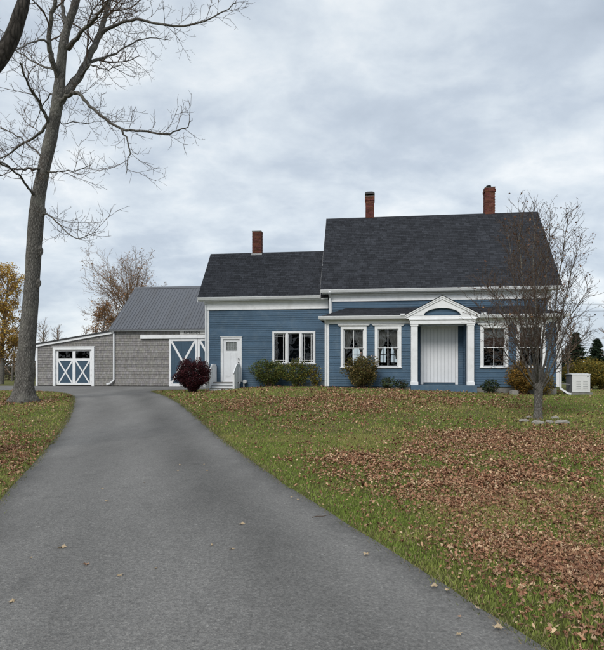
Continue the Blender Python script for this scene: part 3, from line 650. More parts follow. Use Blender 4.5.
for k, nm in ((2, 'right beside the porch post'), (3, 'behind the small bare tree')):
    _, (a, b, c, d) = wl[k]; q = MB(); q.box(a + .02, b - .02, .17, .175, d - .42, d - .02); q.tube([(a + .01, .17, d - .03), (b - .01, .17, d - .03)], [.025, .025], 8, cap=True)
    t_ = hthing('roller_shade', 'grey roller shade half lowered in the front window ' + nm, 'window shade', ((a + b) / 2, .17, d - .8)); build(q, 'shade_cloth', 'shade', t_)
    q = MB(); q.box(a + .02, b - .02, .19, .195, d - .8, d - .40); build(q, 'lower_cloth', 'shade_brown', t_)
mb = MB(); wall_slab(mb, .11, 9.99, .87, 4.2, 1.70, 1.79, THRU); mb.box(.11, 9.99, .13, 1.69, .87, .90); P_(mb, 'inner_wall', 'interior')
for a, b, z0, z1 in BW:
    w_ = .035; fr = MB(); fr.box(a, a + w_, 8.66, 8.80, z0, z1); fr.box(b - w_, b, 8.66, 8.80, z0, z1); fr.box(a + w_, b - w_, 8.66, 8.80, z0, z0 + w_); fr.box(a + w_, b - w_, 8.66, 8.80, z1 - w_, z1); fr.box((a + b) / 2 - .02, (a + b) / 2 + .02, 8.67, 8.79, z0 + w_, z1 - w_); fr.box(a + w_, b - w_, 8.672, 8.788, (z0 + z1) / 2 - .02, (z0 + z1) / 2 + .02)
    w_ = P_(fr, 'back_window', 'white_paint'); q = MB(); q.face([(a, 8.73, z0), (b, 8.73, z0), (b, 8.73, z1), (a, 8.73, z1)]); build(q, 'pane', 'glass', w_)

# ---------------------------------------------------------------- entry steps, ramp, vent, small things at the house
steps = hthing('entry_steps', 'white wooden entry steps with railings below the white side door', 'steps', (-5.15, 1.6, .42))
SU0, SU1 = -5.80, -4.62
def sp(mb, n, m): return build(mb, n, m, steps)
q = MB(); q.box(SU0, SU1, 1.42, EV - .07, .945, .99); sp(q, 'landing', 'concrete')
for v_, z_ in ((1.14, .855), (.86, .72)):
    q = MB(); q.box(SU0 + .03, SU1 - .03, v_, v_ + .30, z_ - .035, z_); sp(q, 'tread', 'unit_grey')
for v_, z0_, z1_ in ((1.44, .856, .944), (1.16, .721, .819), (.89, .40, .684)):
    q = MB(); q.box(SU0 + .03, SU1 - .03, v_, v_ + .02, z0_, z1_); sp(q, 'riser', 'white_paint')
for uu in (SU0 - .03, SU1 + .03):
    q = MB(); q.prism([(.88, .36), (EV - .08, .36), (EV - .08, .925), (1.42, .925), (1.42, .81), (1.14, .81), (1.14, .67), (.88, .67)], uu - .015, uu + .015, 'x'); sp(q, 'stringer', 'white_paint')
    for v_, h_ in ((.90, 1.40), (1.45, 1.80), (EV - .10, 1.80)):
        q = MB(); q.box(uu - .045, uu + .045, v_ - .045, v_ + .045, .40 if v_ < 2 else .9, h_); sp(q, 'post', 'white_paint')
    q = MB(); q.bar((uu, .84, 1.40), (uu, 1.47, 1.845), .11, .045, (1, 0, 0)); q.bar((uu, 1.44, 1.84), (uu, EV - .05, 1.84), .11, .045, (1, 0, 0)); sp(q, 'handrail', 'white_paint')
    for k in range(11):
        v_ = .985 + k * .1; zt = 1.40 + (v_ - .9) / .55 * .40 if v_ < 1.45 else 1.80
        if abs(v_ - 1.45) < .06: continue
        q = MB(); q.box(uu - .012, uu + .012, v_ - .036, v_ + .036, .60 if v_ < 1.42 else .99, zt); sp(q, 'baluster', 'white_paint')
ramp = hthing('ramp', 'sloping blue grey plank ramp along the clapboard wall below the triple window', 'ramp', (-1.2, 1.7, .6))
q = MB(); q.prism([(-2.35, .66), (-.12, .66), (-.12, 1.13), (-2.35, .70)], 1.42, 1.47); build(q, 'side_board', 'ramp_paint', ramp)
q = MB(); q.prism([(-2.35, .66), (-.12, .66), (-.12, 1.13), (-2.35, .70)], 2.05, 2.10); build(q, 'side_board', 'ramp_paint', ramp)
for k in range(9):
    a = -2.35 + k * .248; z_ = .703 + (a + 2.35) / 2.23 * .43; b = a + .243; zb_ = .703 + (b + 2.35) / 2.23 * .43; q = MB(); q.prism([(a, z_), (b, zb_), (b, zb_ + .03), (a, z_ + .03)], 1.40, 2.12); build(q, 'plank', 'ramp_paint', ramp)
vent = hthing('vent_pipe', 'short white vent pipe on the blue wall beside the entry steps', 'pipe', (-4.30, 2.0, .6))
q = MB(); q.tube([(-4.30, 2.16, 1.02), (-4.30, 1.98, 1.02)], [.085, .10], 14, cap=True); build(q, 'hood', 'white_gutter', vent); q = MB(); q.tube([(-4.36, 2.08, .95), (-4.36, 2.08, .5)], [.035, .035], 10, cap=True); build(q, 'pipe', 'white_gutter', vent)

# ---------------------------------------------------------------- barn with lean-to garage
BZ = .35; BV = 12.0; BU0, BU1 = -15.95, -3.2; BR = 16.0; BRZ = 8.03; BE = 4.50
barn = hthing('barn', 'weathered cedar shingle barn with grey metal roof and lean-to garage', 'barn', (-12, 14, BZ))
def B_(mb, n, m, parent=barn, **k): return build(mb, n, m, parent, **k)
SLU = -21.92
def stop(u): return 3.44 + (u - SLU) / (-16.0 - SLU) * .92       # top of the lean-to's front wall
def cedar(mb, s0, s1, z0, z1, pos, holes=(), top=None, e=.165):
    z = z0; row = 0
    while z < z1 - 1e-4:
        zt = min(z + e, z1); x = s0 - R.uniform(0, .1)
        rowc = R.uniform(.88, 1.1)
        while x < s1:
            y = x + R.choice((.07, .09, .11, .13, .17)); p, q = max(x, s0), min(y, s1); x = y
            if q - p < .02: continue
            if any(h[0] < (p + q) / 2 < h[1] and h[2] < (z + zt) / 2 < h[3] for h in holes): continue
            if top is not None and (z + .03 > top((p + q) / 2)): continue
            zt2 = zt if top is None else min(zt, top((p + q) / 2))
            c = rowc * R.choice((.85, .92, .96, 1, 1, 1.04, 1.08, 1.16)); cc = (c, c * R.uniform(.96, 1.0), c * R.uniform(.92, 1.02)); o = .027 + R.uniform(-.004, .005); dz = R.uniform(-.006, .004)
            mb.face([pos(p + .003, o, z + dz), pos(q - .003, o, z + dz), pos(q - .003, .004, zt2), pos(p + .003, .004, zt2)], cc); mb.face([pos(p, 0, z + dz), pos(q, 0, z + dz), pos(q, o, z + dz), pos(p, o, z + dz)], cc)
        z = zt
bd = (-11.94, -7.82, .5, 3.78); gd = (-20.42, -17.68, .5, 3.10)
mb = MB(); wall_slab(mb, BU0, BU1, .4, BE, BV + .004, BV + .12, [(bd[0] + .2, bd[1] - .2, .3, 3.7)]); pent = [(BV + .13, .4), (20, .4), (20, BE), (BR, BRZ - .25), (BV + .13, BE)]
mb.prism(pent, BU0, BU0 + .12, 'x'); mb.prism(pent, BU1 - .12, BU1, 'x'); mb.box(BU0 + .125, BU1 - .125, 19.88, 20, .4, BE)
B_(mb, 'wall', 'cedar')
mb = MB(); cedar(mb, BU0, BU1, .55, BE - .1, lambda s, o, z: (s, BV - o, z), [(bd[0] + .2, bd[1] - .2, .3, 3.7)]); B_(mb, 'cedar_shingle', 'cedar', kind='stuff')
mb = MB(); q = [(SLU, .4), (gd[0], .4), (gd[0], stop(gd[0])), (SLU, stop(SLU))]; mb.prism(q, BV + .05, BV + .15); mb.prism([(gd[1], .4), (-15.96, .4), (-15.96, stop(-15.96)), (gd[1], stop(gd[1]))], BV + .05, BV + .15); mb.prism([(gd[0], gd[3]), (gd[1], gd[3]), (gd[1], stop(gd[1])), (gd[0], stop(gd[0]))], BV + .05, BV + .15)
mb.box(SLU, SLU + .1, BV + .155, 19.5, .4, 3.40); mb.box(SLU + .105, -15.96, 19.4, 19.5, .4, 3.40)
lw = B_(mb, 'lean_to_wall', 'cedar')
mb = MB(); cedar(mb, SLU + .12, -15.97, .55, 4.4, lambda s, o, z: (s, BV + .046 - o, z), [gd], stop); build(mb, 'cedar_shingle', 'cedar', lw, kind='stuff')
mb = MB(); mb.box(SLU - .02, SLU + .13, BV - .005, BV + .046, .5, stop(SLU) - .15); build(mb, 'corner_board', 'white_paint', lw)
mb = MB(); mb.prism([(SLU - .12, stop(SLU - .12) - .14), (-15.99, stop(-15.99) - .14), (-15.99, stop(-15.99) + .02), (SLU - .12, stop(SLU - .12) + .02)], BV - .10, BV + .04); build(mb, 'rake_board', 'white_paint', lw)
mb = MB(); mb.prism([(SLU - .2, stop(SLU - .2) + .025), (-15.97, stop(-15.97) + .025), (-15.97, stop(-15.97) + .11), (SLU - .2, stop(SLU - .2) + .11)], BV - .16, 19.6); build(mb, 'lean_to_roof', 'dark_metal', lw)
# garage door
mb = MB(); vv = BV + .03
mb.box(-20.61, gd[0], vv - .06, vv + .10, .5, 3.29); mb.box(gd[1], -17.49, vv - .06, vv + .10, .5, 3.29); mb.box(gd[0], gd[1], vv - .06, vv + .10, 3.10, 3.29); mb.box(-20.66, -17.44, vv - .09, vv + .05, 3.29, 3.33)
gdo = B_(mb, 'garage_door', 'white_paint'); gc = (gd[0] + gd[1]) / 2
mb = MB(); vd = BV + .10; a, b = gd[0] + .005, gd[1] - .005
for x0, x1 in ((a, a + .17), (gc - .11, gc + .11), (b - .17, b)): mb.box(x0, x1, vd - .03, vd + .03, .58, 3.09)
for x0, x1 in ((a + .17, gc - .11), (gc + .11, b - .17)):
    for z0, z1 in ((.58, .72), (2.30, 2.48), (2.98, 3.09)): mb.box(x0, x1, vd - .03, vd + .03, z0, z1)
build(mb, 'door_frame', 'white_paint', gdo)
for x0, x1 in ((a + .17, gc - .11), (gc + .11, b - .17)):
    q = MB(); q.box(x0, x1, vd, vd + .03, .722, 2.298); build(q, 'panel', 'blue_paint', gdo)
    q = MB(); q.bar((x0 + .04, vd - .012, .74), (x1 - .04, vd - .012, 2.28), .10, .012, (0, 1, 0)); q.bar((x0 + .04, vd - .030, 2.28), (x1 - .04, vd - .030, .74), .10, .012, (0, 1, 0)); build(q, 'cross_brace', 'white_paint', gdo)
    q = MB(); q.face([(x0, vd + .01, 2.48), (x1, vd + .01, 2.48), (x1, vd + .01, 2.98), (x0, vd + .01, 2.98)]); build(q, 'pane', 'glass', gdo)
# barn sliding doors and track
mb = MB(); mb.box(-14.0, -7.0, BV - .17, BV - .03, 3.83, 4.08); B_(mb, 'door_track', 'white_paint')
for a, b in ((-11.94, -9.90), (-9.88, -7.84)):
    mb = MB(); vb = BV - .11
    mb.box(a, a + .15, vb, vb + .05, .52, 3.82); mb.box(b - .15, b, vb, vb + .05, .52, 3.82); mb.box(a + .15, b - .15, vb, vb + .05, .52, .70); mb.box(a + .15, b - .15, vb, vb + .05, 3.66, 3.82)
    d_ = B_(mb, 'sliding_door', 'white_paint'); n = 7; w_ = (b - a - .3) / n
    for k in range(n): q = MB(); q.box(a + .15 + k * w_ + .003, a + .15 + (k + 1) * w_ - .003, vb + .022, vb + .045, .70, 3.66); build(q, 'board', 'blue_paint', d_)
    q = MB(); q.bar((a + .18, vb + .008, .72), (b - .18, vb + .008, 3.64), .14, .012, (0, 1, 0)); q.bar((a + .18, vb - .006, 3.64), (b - .18, vb - .006, .72), .14, .012, (0, 1, 0)); build(q, 'cross_brace', 'white_paint', d_)
mb = MB(); mb.box(BU0 - .25, BU1 + .2, BV - .28, BV - .02, 4.36, 4.38); mb.box(BU0 - .25, BU1 + .2, BV - .30, BV - .28, 4.36, 4.50); B_(mb, 'fascia', 'white_gutter')
bs = (BRZ - BE) / (BR - BV + .35); mb = MB()
mb.prism([(BV - .35, BE), (BR, BRZ), (20.35, BE), (20.35, BE - .08), (BR, BRZ - .1), (BV - .35, BE - .08)], BU0 - .22, BU1 + .2, 'x'); br = B_(mb, 'roof', 'barn_metal')
mb = MB(); nr = int((BU1 - BU0 + .42) / .235)
for k in range(nr + 1):
    u = BU0 - .22 + k * .235
    for sg in (1, -1):
        v0_, v1_ = (BV - .36, BR) if sg > 0 else (20.36, BR); p, q_ = Vector((u, v0_, BE)), Vector((u, v1_, BRZ)); n_ = Vector((0, -bs * sg, 1)).normalized(); h_ = .028
        A = [p + Vector((d, 0, 0)) + n_ * h for d, h in ((-.03, .001), (-.012, h_), (.012, h_), (.03, .001))]; B = [q_ + Vector((d, 0, 0)) + n_ * h for d, h in ((-.03, .001), (-.012, h_), (.012, h_), (.03, .001))]
        for i in range(3): mb.face([A[i], A[i + 1], B[i + 1], B[i]])
build(mb, 'roof_rib', 'barn_metal', br, kind='stuff')
mb = MB(); mb.prism([(BR - .16, BRZ - .10), (BR, BRZ + .05), (BR + .16, BRZ - .10), (BR + .16, BRZ - .07), (BR, BRZ + .08), (BR - .16, BRZ - .07)], BU0 - .24, BU1 + .22, 'x'); build(mb, 'ridge_cap', 'barn_metal', br)
mb = MB(); mb.prism([(BV - .36, BE - .12), (BV - .36, BE + .03), (BR, BRZ + .03), (20.36, BE + .03), (20.36, BE - .12), (BR, BRZ - .12)], BU0 - .24, BU0 - .222, 'x'); build(mb, 'rake_trim', 'barn_metal', br)
q = MB(); pts = [(BU0 - .02, BV - .26, 4.38), (BU0 - .02, BV - .1, 4.2), (BU0 - .02, BV - .1, .95), (BU0 - .30, BV - .12, .70), (BU0 - .55, BV - .14, .64)]
for a, b in zip(pts, pts[1:]): q.bar(a, b, .10, .08, (0, 1, .001))
B_(q, 'downspout', 'white_gutter')
# sign over the barn doors
sgn = hthing('barn_sign', 'long white sign with dark capital letters above the sliding barn doors', 'sign', (-10.2, BV - .05, 4.12))
q = MB(); q.box(-11.16, -9.36, BV - .06, BV - .03, 4.12, 4.345); build(q, 'board', 'sign_white', sgn)
cu = bpy.data.curves.new('lettering', 'FONT'); cu.body = 'RIVERSIDE'; cu.size = .235; cu.extrude = .006; cu.align_x = 'CENTER'; cu.align_y = 'CENTER'
to = bpy.data.objects.new('tmp', cu); COL.objects.link(to); dg = bpy.context.evaluated_depsgraph_get(); me = bpy.data.meshes.new_from_object(to.evaluated_get(dg)); bpy.data.objects.remove(to)
for vtx in me.vertices: x, y, z = vtx.co; vtx.co = (x * 1.12 - 10.30 + 10.2, -.022 - z, y + .11)
me.materials.append(M['letter']); lo = bpy.data.objects.new('lettering', me); COL.objects.link(lo); lo.parent = sgn

# ---------------------------------------------------------------- standby unit at the right corner
gu = 10.72; gv = .15; gz_ = hg(11.1, .5)
unit = hthing('generator', 'white boxy standby generator on a concrete pad beside the house corner', 'generator', (11.15, .5, gz_))
q = MB(); q.box(gu - .08, gu + .82, gv - .1, gv + .85, gz_ - .15, gz_ + .10); build(q, 'pad', 'concrete', unit)
q = MB(); q.box(gu, gu + .02, gv, gv + .75, gz_ + .103, gz_ + .86); q.box(gu + .022, gu + .72, gv + .02, gv + .73, gz_ + .103, gz_ + .855); build(q, 'housing', 'unit_grey', unit)
q = MB(); q.box(gu + .0, gu + .74, gv - .02, gv - .001, gz_ + .12, gz_ + .87); build(q, 'front_panel', 'unit_white', unit)
q = MB(); q.prism([(gv - .04, gz_ + .872), (gv + .77, gz_ + .872), (gv + .77, gz_ + .90), (gv + .38, gz_ + .93), (gv - .04, gz_ + .90)], gu - .03, gu + .77, 'x'); build(q, 'lid', 'unit_white', unit)
for k in range(2):
    q = MB(); x = gu + .14 + k * .28
    q.box(x, x + .24, gv - .030, gv - .021, gz_ + .22, gz_ + .64); build(q, 'vent_panel', 'unit_white', unit)
    for j in range(5):
        q = MB(); q.box(x + .03, x + .21, gv - .034, gv - .031, gz_ + .27 + j * .075, gz_ + .30 + j * .075); build(q, 'louver', 'unit_grey', unit)
q = MB(); q.box(gu + .62, gu + .67, gv - .028, gv - .021, gz_ + .78, gz_ + .82); build(q, 'badge', 'letter', unit)
q = MB(); q.box(10.22, 10.30, .2, .35, .9, 2.9); q.bar((10.26, .3, 1.0), (10.72, .4, .95), .04, .04); P_(q, 'conduit', 'unit_grey')

# ---------------------------------------------------------------- trees
class Tubes:
    """collects many tapered branches; one numpy mesh"""
    def __init__(s): s.V = []; s.Q = []; s.n = 0
    def add(s, P, rad, n):
        P = np.asarray(P, float); m = len(P); T = np.empty_like(P)
        if m > 2: T[1:-1] = P[2:] - P[:-2]
        T[0] = P[1] - P[0]; T[-1] = P[-1] - P[-2]
        T /= np.maximum(np.linalg.norm(T, axis=1)[:, None], 1e-9)
        ref = np.array((.3, .2, 1.0)) if abs(T[:, 2]).mean() < .75 else np.array((1.0, .2, .1))
        A = np.cross(T, ref); A /= np.maximum(np.linalg.norm(A, axis=1)[:, None], 1e-9); B = np.cross(T, A)
        an = np.arange(n) * 2 * math.pi / n; r = np.asarray(rad, float)[:, None, None]
        V = P[:, None, :] + r * (np.cos(an)[None, :, None] * A[:, None, :] + np.sin(an)[None, :, None] * B[:, None, :])
        s.V.append(V.reshape(-1, 3)); k = np.arange(m - 1)[:, None] * n; j = np.arange(n)[None, :]; j2 = (j + 1) % n
        s.Q.append(np.stack([k + j, k + j2, k + n + j2, k + n + j], -1).reshape(-1, 4) + s.n); s.n += m * n
    def obj(s, name, m, parent=None, off=(0, 0, 0), kind=None):
        V = np.concatenate(s.V) - np.array(off); Q = np.concatenate(s.Q); me = bpy.data.meshes.new(name)
        me.vertices.add(len(V)); me.vertices.foreach_set('co', V.astype(np.float32).ravel()); me.loops.add(Q.size); me.loops.foreach_set('vertex_index', Q.astype(np.int32).ravel())
        me.polygons.add(len(Q)); me.polygons.foreach_set('loop_start', np.arange(0, Q.size, 4, dtype=np.int32)); me.polygons.foreach_set('use_smooth', np.ones(len(Q), bool)); me.update(); me.validate(); me.materials.append(M[m])
        o = bpy.data.objects.new(name, me); COL.objects.link(o)
        if parent is not None: o.parent = parent
        if kind: o['kind'] = kind
        return o
def tri_mesh(name, V, T, C, m, parent=None, off=(0, 0, 0), kind=None):
    """V (n,3), T (k,3) triangles, C (n,3) point colours"""
    me = bpy.data.meshes.new(name); V = V - np.array(off); me.vertices.add(len(V)); me.vertices.foreach_set('co', V.astype(np.float32).ravel()); me.loops.add(T.size); me.loops.foreach_set('vertex_index', T.astype(np.int32).ravel())
    me.polygons.add(len(T)); me.polygons.foreach_set('loop_start', np.arange(0, T.size, 3, dtype=np.int32)); me.update(); me.materials.append(M[m])
    a = me.color_attributes.new('Col', 'FLOAT_COLOR', 'POINT'); c = np.ones((len(V), 4), np.float32); c[:, :3] = C; a.data.foreach_set('color', c.ravel())
    o = bpy.data.objects.new(name, me); COL.objects.link(o)
    if parent is not None: o.parent = parent
    if kind: o['kind'] = kind
    return o
def unit(v): return v / max(np.linalg.norm(v), 1e-9)
def wander(p0, d, L, nseg, wob, up):
    P = [np.array(p0, float)]; d = unit(np.array(d, float)); st = L / nseg
    for k in range(nseg):
        d = unit(d + NR.normal(0, wob, 3) + np.array((0, 0, up))); P.append(P[-1] + d * st)
    return P
TIPS = []
def sprout(T, P, r0, level, cfg):
    """children along the polyline P; cfg[level] = (n per metre, length range as share or metres, angle range, radius share, segs, wob, up, from)"""
    if level >= len(cfg): return
    c = cfg[level]; P = np.asarray(P); seg = np.linalg.norm(np.diff(P, axis=0), axis=1); L = seg.sum(); cum = np.concatenate([[0], np.cumsum(seg)])
    n = c['n'] * L; n = int(n) + (NR.rand() < n - int(n)); n = max(n, c.get('min', 0)); az = NR.rand() * 6.28
    for k in range(n):
        t = c['from'] + (1 - c['from']) * (k + NR.rand()) / n; s = t * L; i = min(np.searchsorted(cum, s) - 1, len(P) - 2); i = max(i, 0)
        p = P[i] + (P[i + 1] - P[i]) * (s - cum[i]) / max(seg[i], 1e-6); tan = unit(P[i + 1] - P[i]); az += 2.4 + NR.normal(0, .5)
        a = unit(np.cross(tan, (.31, .17, .93))); b = np.cross(tan, a); ang = math.radians(NR.uniform(*c['ang'])); d = tan * math.cos(ang) + (a * math.cos(az) + b * math.sin(az)) * math.sin(ang)
        ln = NR.uniform(*c['len']) * (1 - c.get('fall', .45) * t); rr = max(min(c['r'] * (1 - .5 * t), r0 * .7), c.get('rmin', .003))
        C = wander(p, d, ln, c['seg'], c['wob'], c['up']); T.add(C, np.linspace(rr, max(rr * .35, c.get('rmin', .003) * .7), len(C)), c.get('sides', 3)); TIPS.append(C[-1])
        sprout(T, C, rr, level + 1, cfg)
def pxline(pts, Y0):
    return [np.array(ray(p[0], p[1], Y0 + (p[2] if len(p) > 2 else 0))) for p in pts]
def smooth3(P, n=4): return [np.array(p) for p in smooth_line(P, n)]

def big_tree():
    bx, by = gp(23, 402); Y0 = by; root = thing('maple_tree', 'tall bare maple with thick grey trunk standing on the left lawn', 'tree', (bx, by, gz(bx, by))); off = np.array(root.location)
    w = .5 * by / F
    tr = [(23, 405, 22 * 1.25), (23.2, 400, 27), (24, 394, 22.5), (25, 380, 20.5), (26.5, 352, 18.5), (29.5, 313, 16.5), (32, 280, 16), (34, 245, 15.8), (36.8, 213, 16.5), (39, 195, 14.5), (45, 165, 13.3), (49.5, 143, 14.4), (53, 125, 12.8), (56.5, 108, 12.6), (59, 92, 12.6), (60.5, 75, 11), (63.5, 45, 9.4), (68, 25, 8.6), (76, 0, 8.4), (80, -35, 7), (78, -80, 5.5), (84, -125, 3.5), (88, -165, 1.2)]
    P = smooth3([np.array(ray(a, b, Y0)) for a, b, c in tr], 3); Rr = np.interp(np.linspace(0, 1, len(P)), np.linspace(0, 1, len(tr)), [c * w * .88 for a, b, c in tr])
    # trunk with uneven rings, burls and root flare
    mb = MB(); n = 20; an = np.arange(n) * 2 * math.pi / n; rings = []
    for k, (p, r) in enumerate(zip(P, Rr)):
        fl = max(0, 1 - (p[2] - off[2]) / .55) if p[2] - off[2] < .55 else 0
        q = []
        for j, a_ in enumerate(an):
            m_ = 1 + .05 * math.sin(3 * a_ + k * .35) + .035 * math.sin(7 * a_ - k * .6) + NR.normal(0, .012) + fl * (.48 * (.5 + .5 * math.sin(5 * a_ + .8)) ** 2)
            q.append(p + np.array((math.cos(a_), math.sin(a_), 0)) * r * m_)
        rings.append(q)
    rings[0] = [q - np.array((0, 0, .25)) for q in rings[0]]
    for q in rings: mb.v += [tuple(x) for x in q]
    for k in range(len(rings) - 1):
        for j in range(n): mb.f.append((k * n + j, k * n + (j + 1) % n, (k + 1) * n + (j + 1) % n, (k + 1) * n + j)); mb.c.append(None)
    OFF[root] = tuple(off); build(mb, 'trunk', 'bark', root, smooth=True)
    for (a, b, rr, sx) in ((43.2, 211, .19, 1), (41.3, 251, .14, 1), (39.8, 283, .11, 1)):
        q = MB(); c = np.array(ray(a, b, Y0)); m_ = 7; 
        for i in range(m_):
            ph0, ph1 = math.pi * i / m_, math.pi * (i + 1) / m_
            for j in range(12):
                a0, a1 = j * math.pi / 6, (j + 1) * math.pi / 6
                f = lambda ph, t: c + rr * (1 + .12 * math.sin(3 * t + ph * 4)) * np.array((math.sin(ph) * math.cos(t) * 1.0, math.sin(ph) * math.sin(t) * .9, math.cos(ph) * 1.7)) - np.array((sx * rr * .5, .03, 0))
                q.face([f(ph0, a0), f(ph0, a1), f(ph1, a1), f(ph1, a0)])
        build(q, 'burl', 'bark', root, smooth=True)
    limbs = [  # pixel path with depth offset, start and end width in pixels
        ([(59, 84, 0), (56, 72, -.2), (51.5, 58, -.5), (49.8, 45, -.6), (51, 20, -.8), (54.5, 0, -1), (53, -40, -1.4), (46, -80, -1.9)], 6.2, 2.5, 1),
        ([(56.5, 110, 0), (61, 99, .05), (66, 92, .1), (72, 86, .3), (80, 76, .5), (89, 58, .8), (97, 40, 1.0), (104, 20, 1.2), (109, 0, 1.3), (118, -40, 1.8), (120, -85, 2.3)], 10.5, 3.5, 1),
        ([(67.5, 25, 0), (63.5, 15, .1), (62, 5, .2), (63, -15, .4), (58, -50, .8)], 4.6, 2.4, 1),
        ([(68, 48, 0), (78, 38, -.6), (90, 24, -1.2), (98, 14, -1.5), (107, 3, -1.9), (120, -20, -2.4)], 4.0, 1.6, 1),
        ([(99, 34, 1.05), (110, 28, 1), (121, 22.5, .8), (136, 20, .6), (152, 23, .4), (170, 26, .1), (190, 25, -.2), (210, 19, -.4), (224, 11, -.6), (236, 3, -.7)], 3.6, .8, 2),
        ([(88, 63, .8), (104, 57, 1.3), (116, 53, 1.8), (132, 44, 2.3), (150, 38, 2.9), (168, 40, 3.3)], 2.6, .7, 2),
        ([(59, 106, 0), (64, 98.5, -.1), (70, 94.8, -.3), (78, 94, -.8), (84, 99, -1), (94, 110, -1.2), (106, 119, -1.4), (121, 129, -1.6), (136, 131, -1.7), (152, 132, -1.8), (166, 134, -1.9), (178, 131, -2), (187, 126, -2), (193, 119, -2)], 4.2, .7, 2),
        ([(121, 129, -1.6), (126, 138, -1.6), (130, 150, -1.6), (128, 162, -1.5), (126, 174, -1.5)], 1.7, .6, 2),
        ([(79, 77, .5), (84, 74, .2), (88, 66, -.3), (96, 66, -.5), (108, 70, -.8), (122, 66, -1)], 2.6, .7, 2),
        ([(53, 127, 0), (47, 118, -.25), (44, 112, -.4), (38, 100, -.7), (31, 88, -1.1), (24.5, 77, -1.5), (20, 62, -2)], 4.2, 1.2, 2),
        ([(52, 118, 0), (46, 126, .2), (42, 132, .35), (34, 137, .7), (24, 143, 1.2), (12, 152, 1.7), (0, 158, 2.2), (-25, 160, 3)], 3.6, 1.0, 2),
        ([(46, 160, 0), (37, 152, .4), (30, 146, .6), (20, 138, 1), (8, 131, 1.6), (-8, 124, 2.2)], 2.0, .8, 2),
        ([(43.5, 172, 0), (36, 169.5, -.3), (28, 169, -.6), (18, 170, -1.1), (8, 166, -1.6), (-4, 161, -2.2), (-28, 158, -3)], 2.6, 1.0, 2),
        ([(38.5, 200, 0), (32, 192, -.3), (27, 186, -.5), (20, 176, -.9), (10, 168, -1.5), (-2, 163, -2), (-24, 150, -3)], 2.8, 1.0, 2),
        ([(44, 172, 0), (52, 172, -.3), (58, 172, -.5), (68, 171, -.9), (80, 170, -1.5), (92, 163, -2.1)], 1.7, .5, 2),
        ([(38, 212, 0), (47, 214, -.2), (54, 219, -.5), (62, 227, -.9), (72, 236, -1.4), (84, 237, -2), (97, 231, -2.6)], 1.9, .5, 2),
        ([(53, 121, 0), (60, 122, .3), (64, 124, .6), (74, 122, 1.2), (86, 124, 2), (98, 120, 2.6)], 1.5, .5, 2),
        ([(57, 100, 0), (51, 94, .6), (47, 100, 1.1), (41, 109, 1.6), (33, 128, 2.1)], 1.9, .6, 2),
        ([(50, 45, -.6), (40, 40, -1.1), (28, 44, -1.6), (14, 52, -2.2), (0, 62, -2.9)], 2.0, .6, 2),
        ([(58, 70, 0), (46, 68, 1), (30, 60, 2), (12, 48, 3.2), (-10, 40, 4)], 2.4, .8, 2)]
    T = Tubes(); cfg2 = [dict(n=2.6, len=(.6, 1.9), ang=(25, 60), r=.022, seg=5, wob=.14, up=.09, **{'from': .12}, rmin=.009, sides=4, fall=.35),
            dict(n=4.4, len=(.3, .95), ang=(25, 60), r=.011, seg=4, wob=.15, up=.10, **{'from': .12}, rmin=.0065),
            dict(n=4.2, len=(.14, .45), ang=(30, 65), r=.006, seg=3, wob=.15, up=.06, **{'from': .15}, rmin=.0052)]
    cfg1 = [dict(n=1.5, len=(1.6, 4.2), ang=(30, 65), r=.045, seg=6, wob=.14, up=.05, **{'from': .2}, rmin=.012, sides=5, fall=.3)] + cfg2
    for pts, w0, w1, kind in limbs:
        Pl = smooth3(pxline(pts, Y0), 3); Pl = [p + NR.normal(0, .02, 3) for p in Pl]; Pl[0] = Pl[0] - NR.normal(0, .001, 3); rr = np.linspace(w0 * w, w1 * w, len(Pl)); rr[:4] *= (1.5, 1.32, 1.16, 1.06) if w0 < 6 else (.85, .9, .95, 1); t1 = Tubes(); t1.add(Pl, rr, 8); t1.obj('limb', 'bark', root, off)
        sprout(T, Pl, w1 * w, 0, cfg1 if kind == 1 else cfg2)
    sprout(T, P[-16:], .12, 0, cfg1)
    T.obj('twigs', 'twig', root, off, 'stuff')
big_tree()

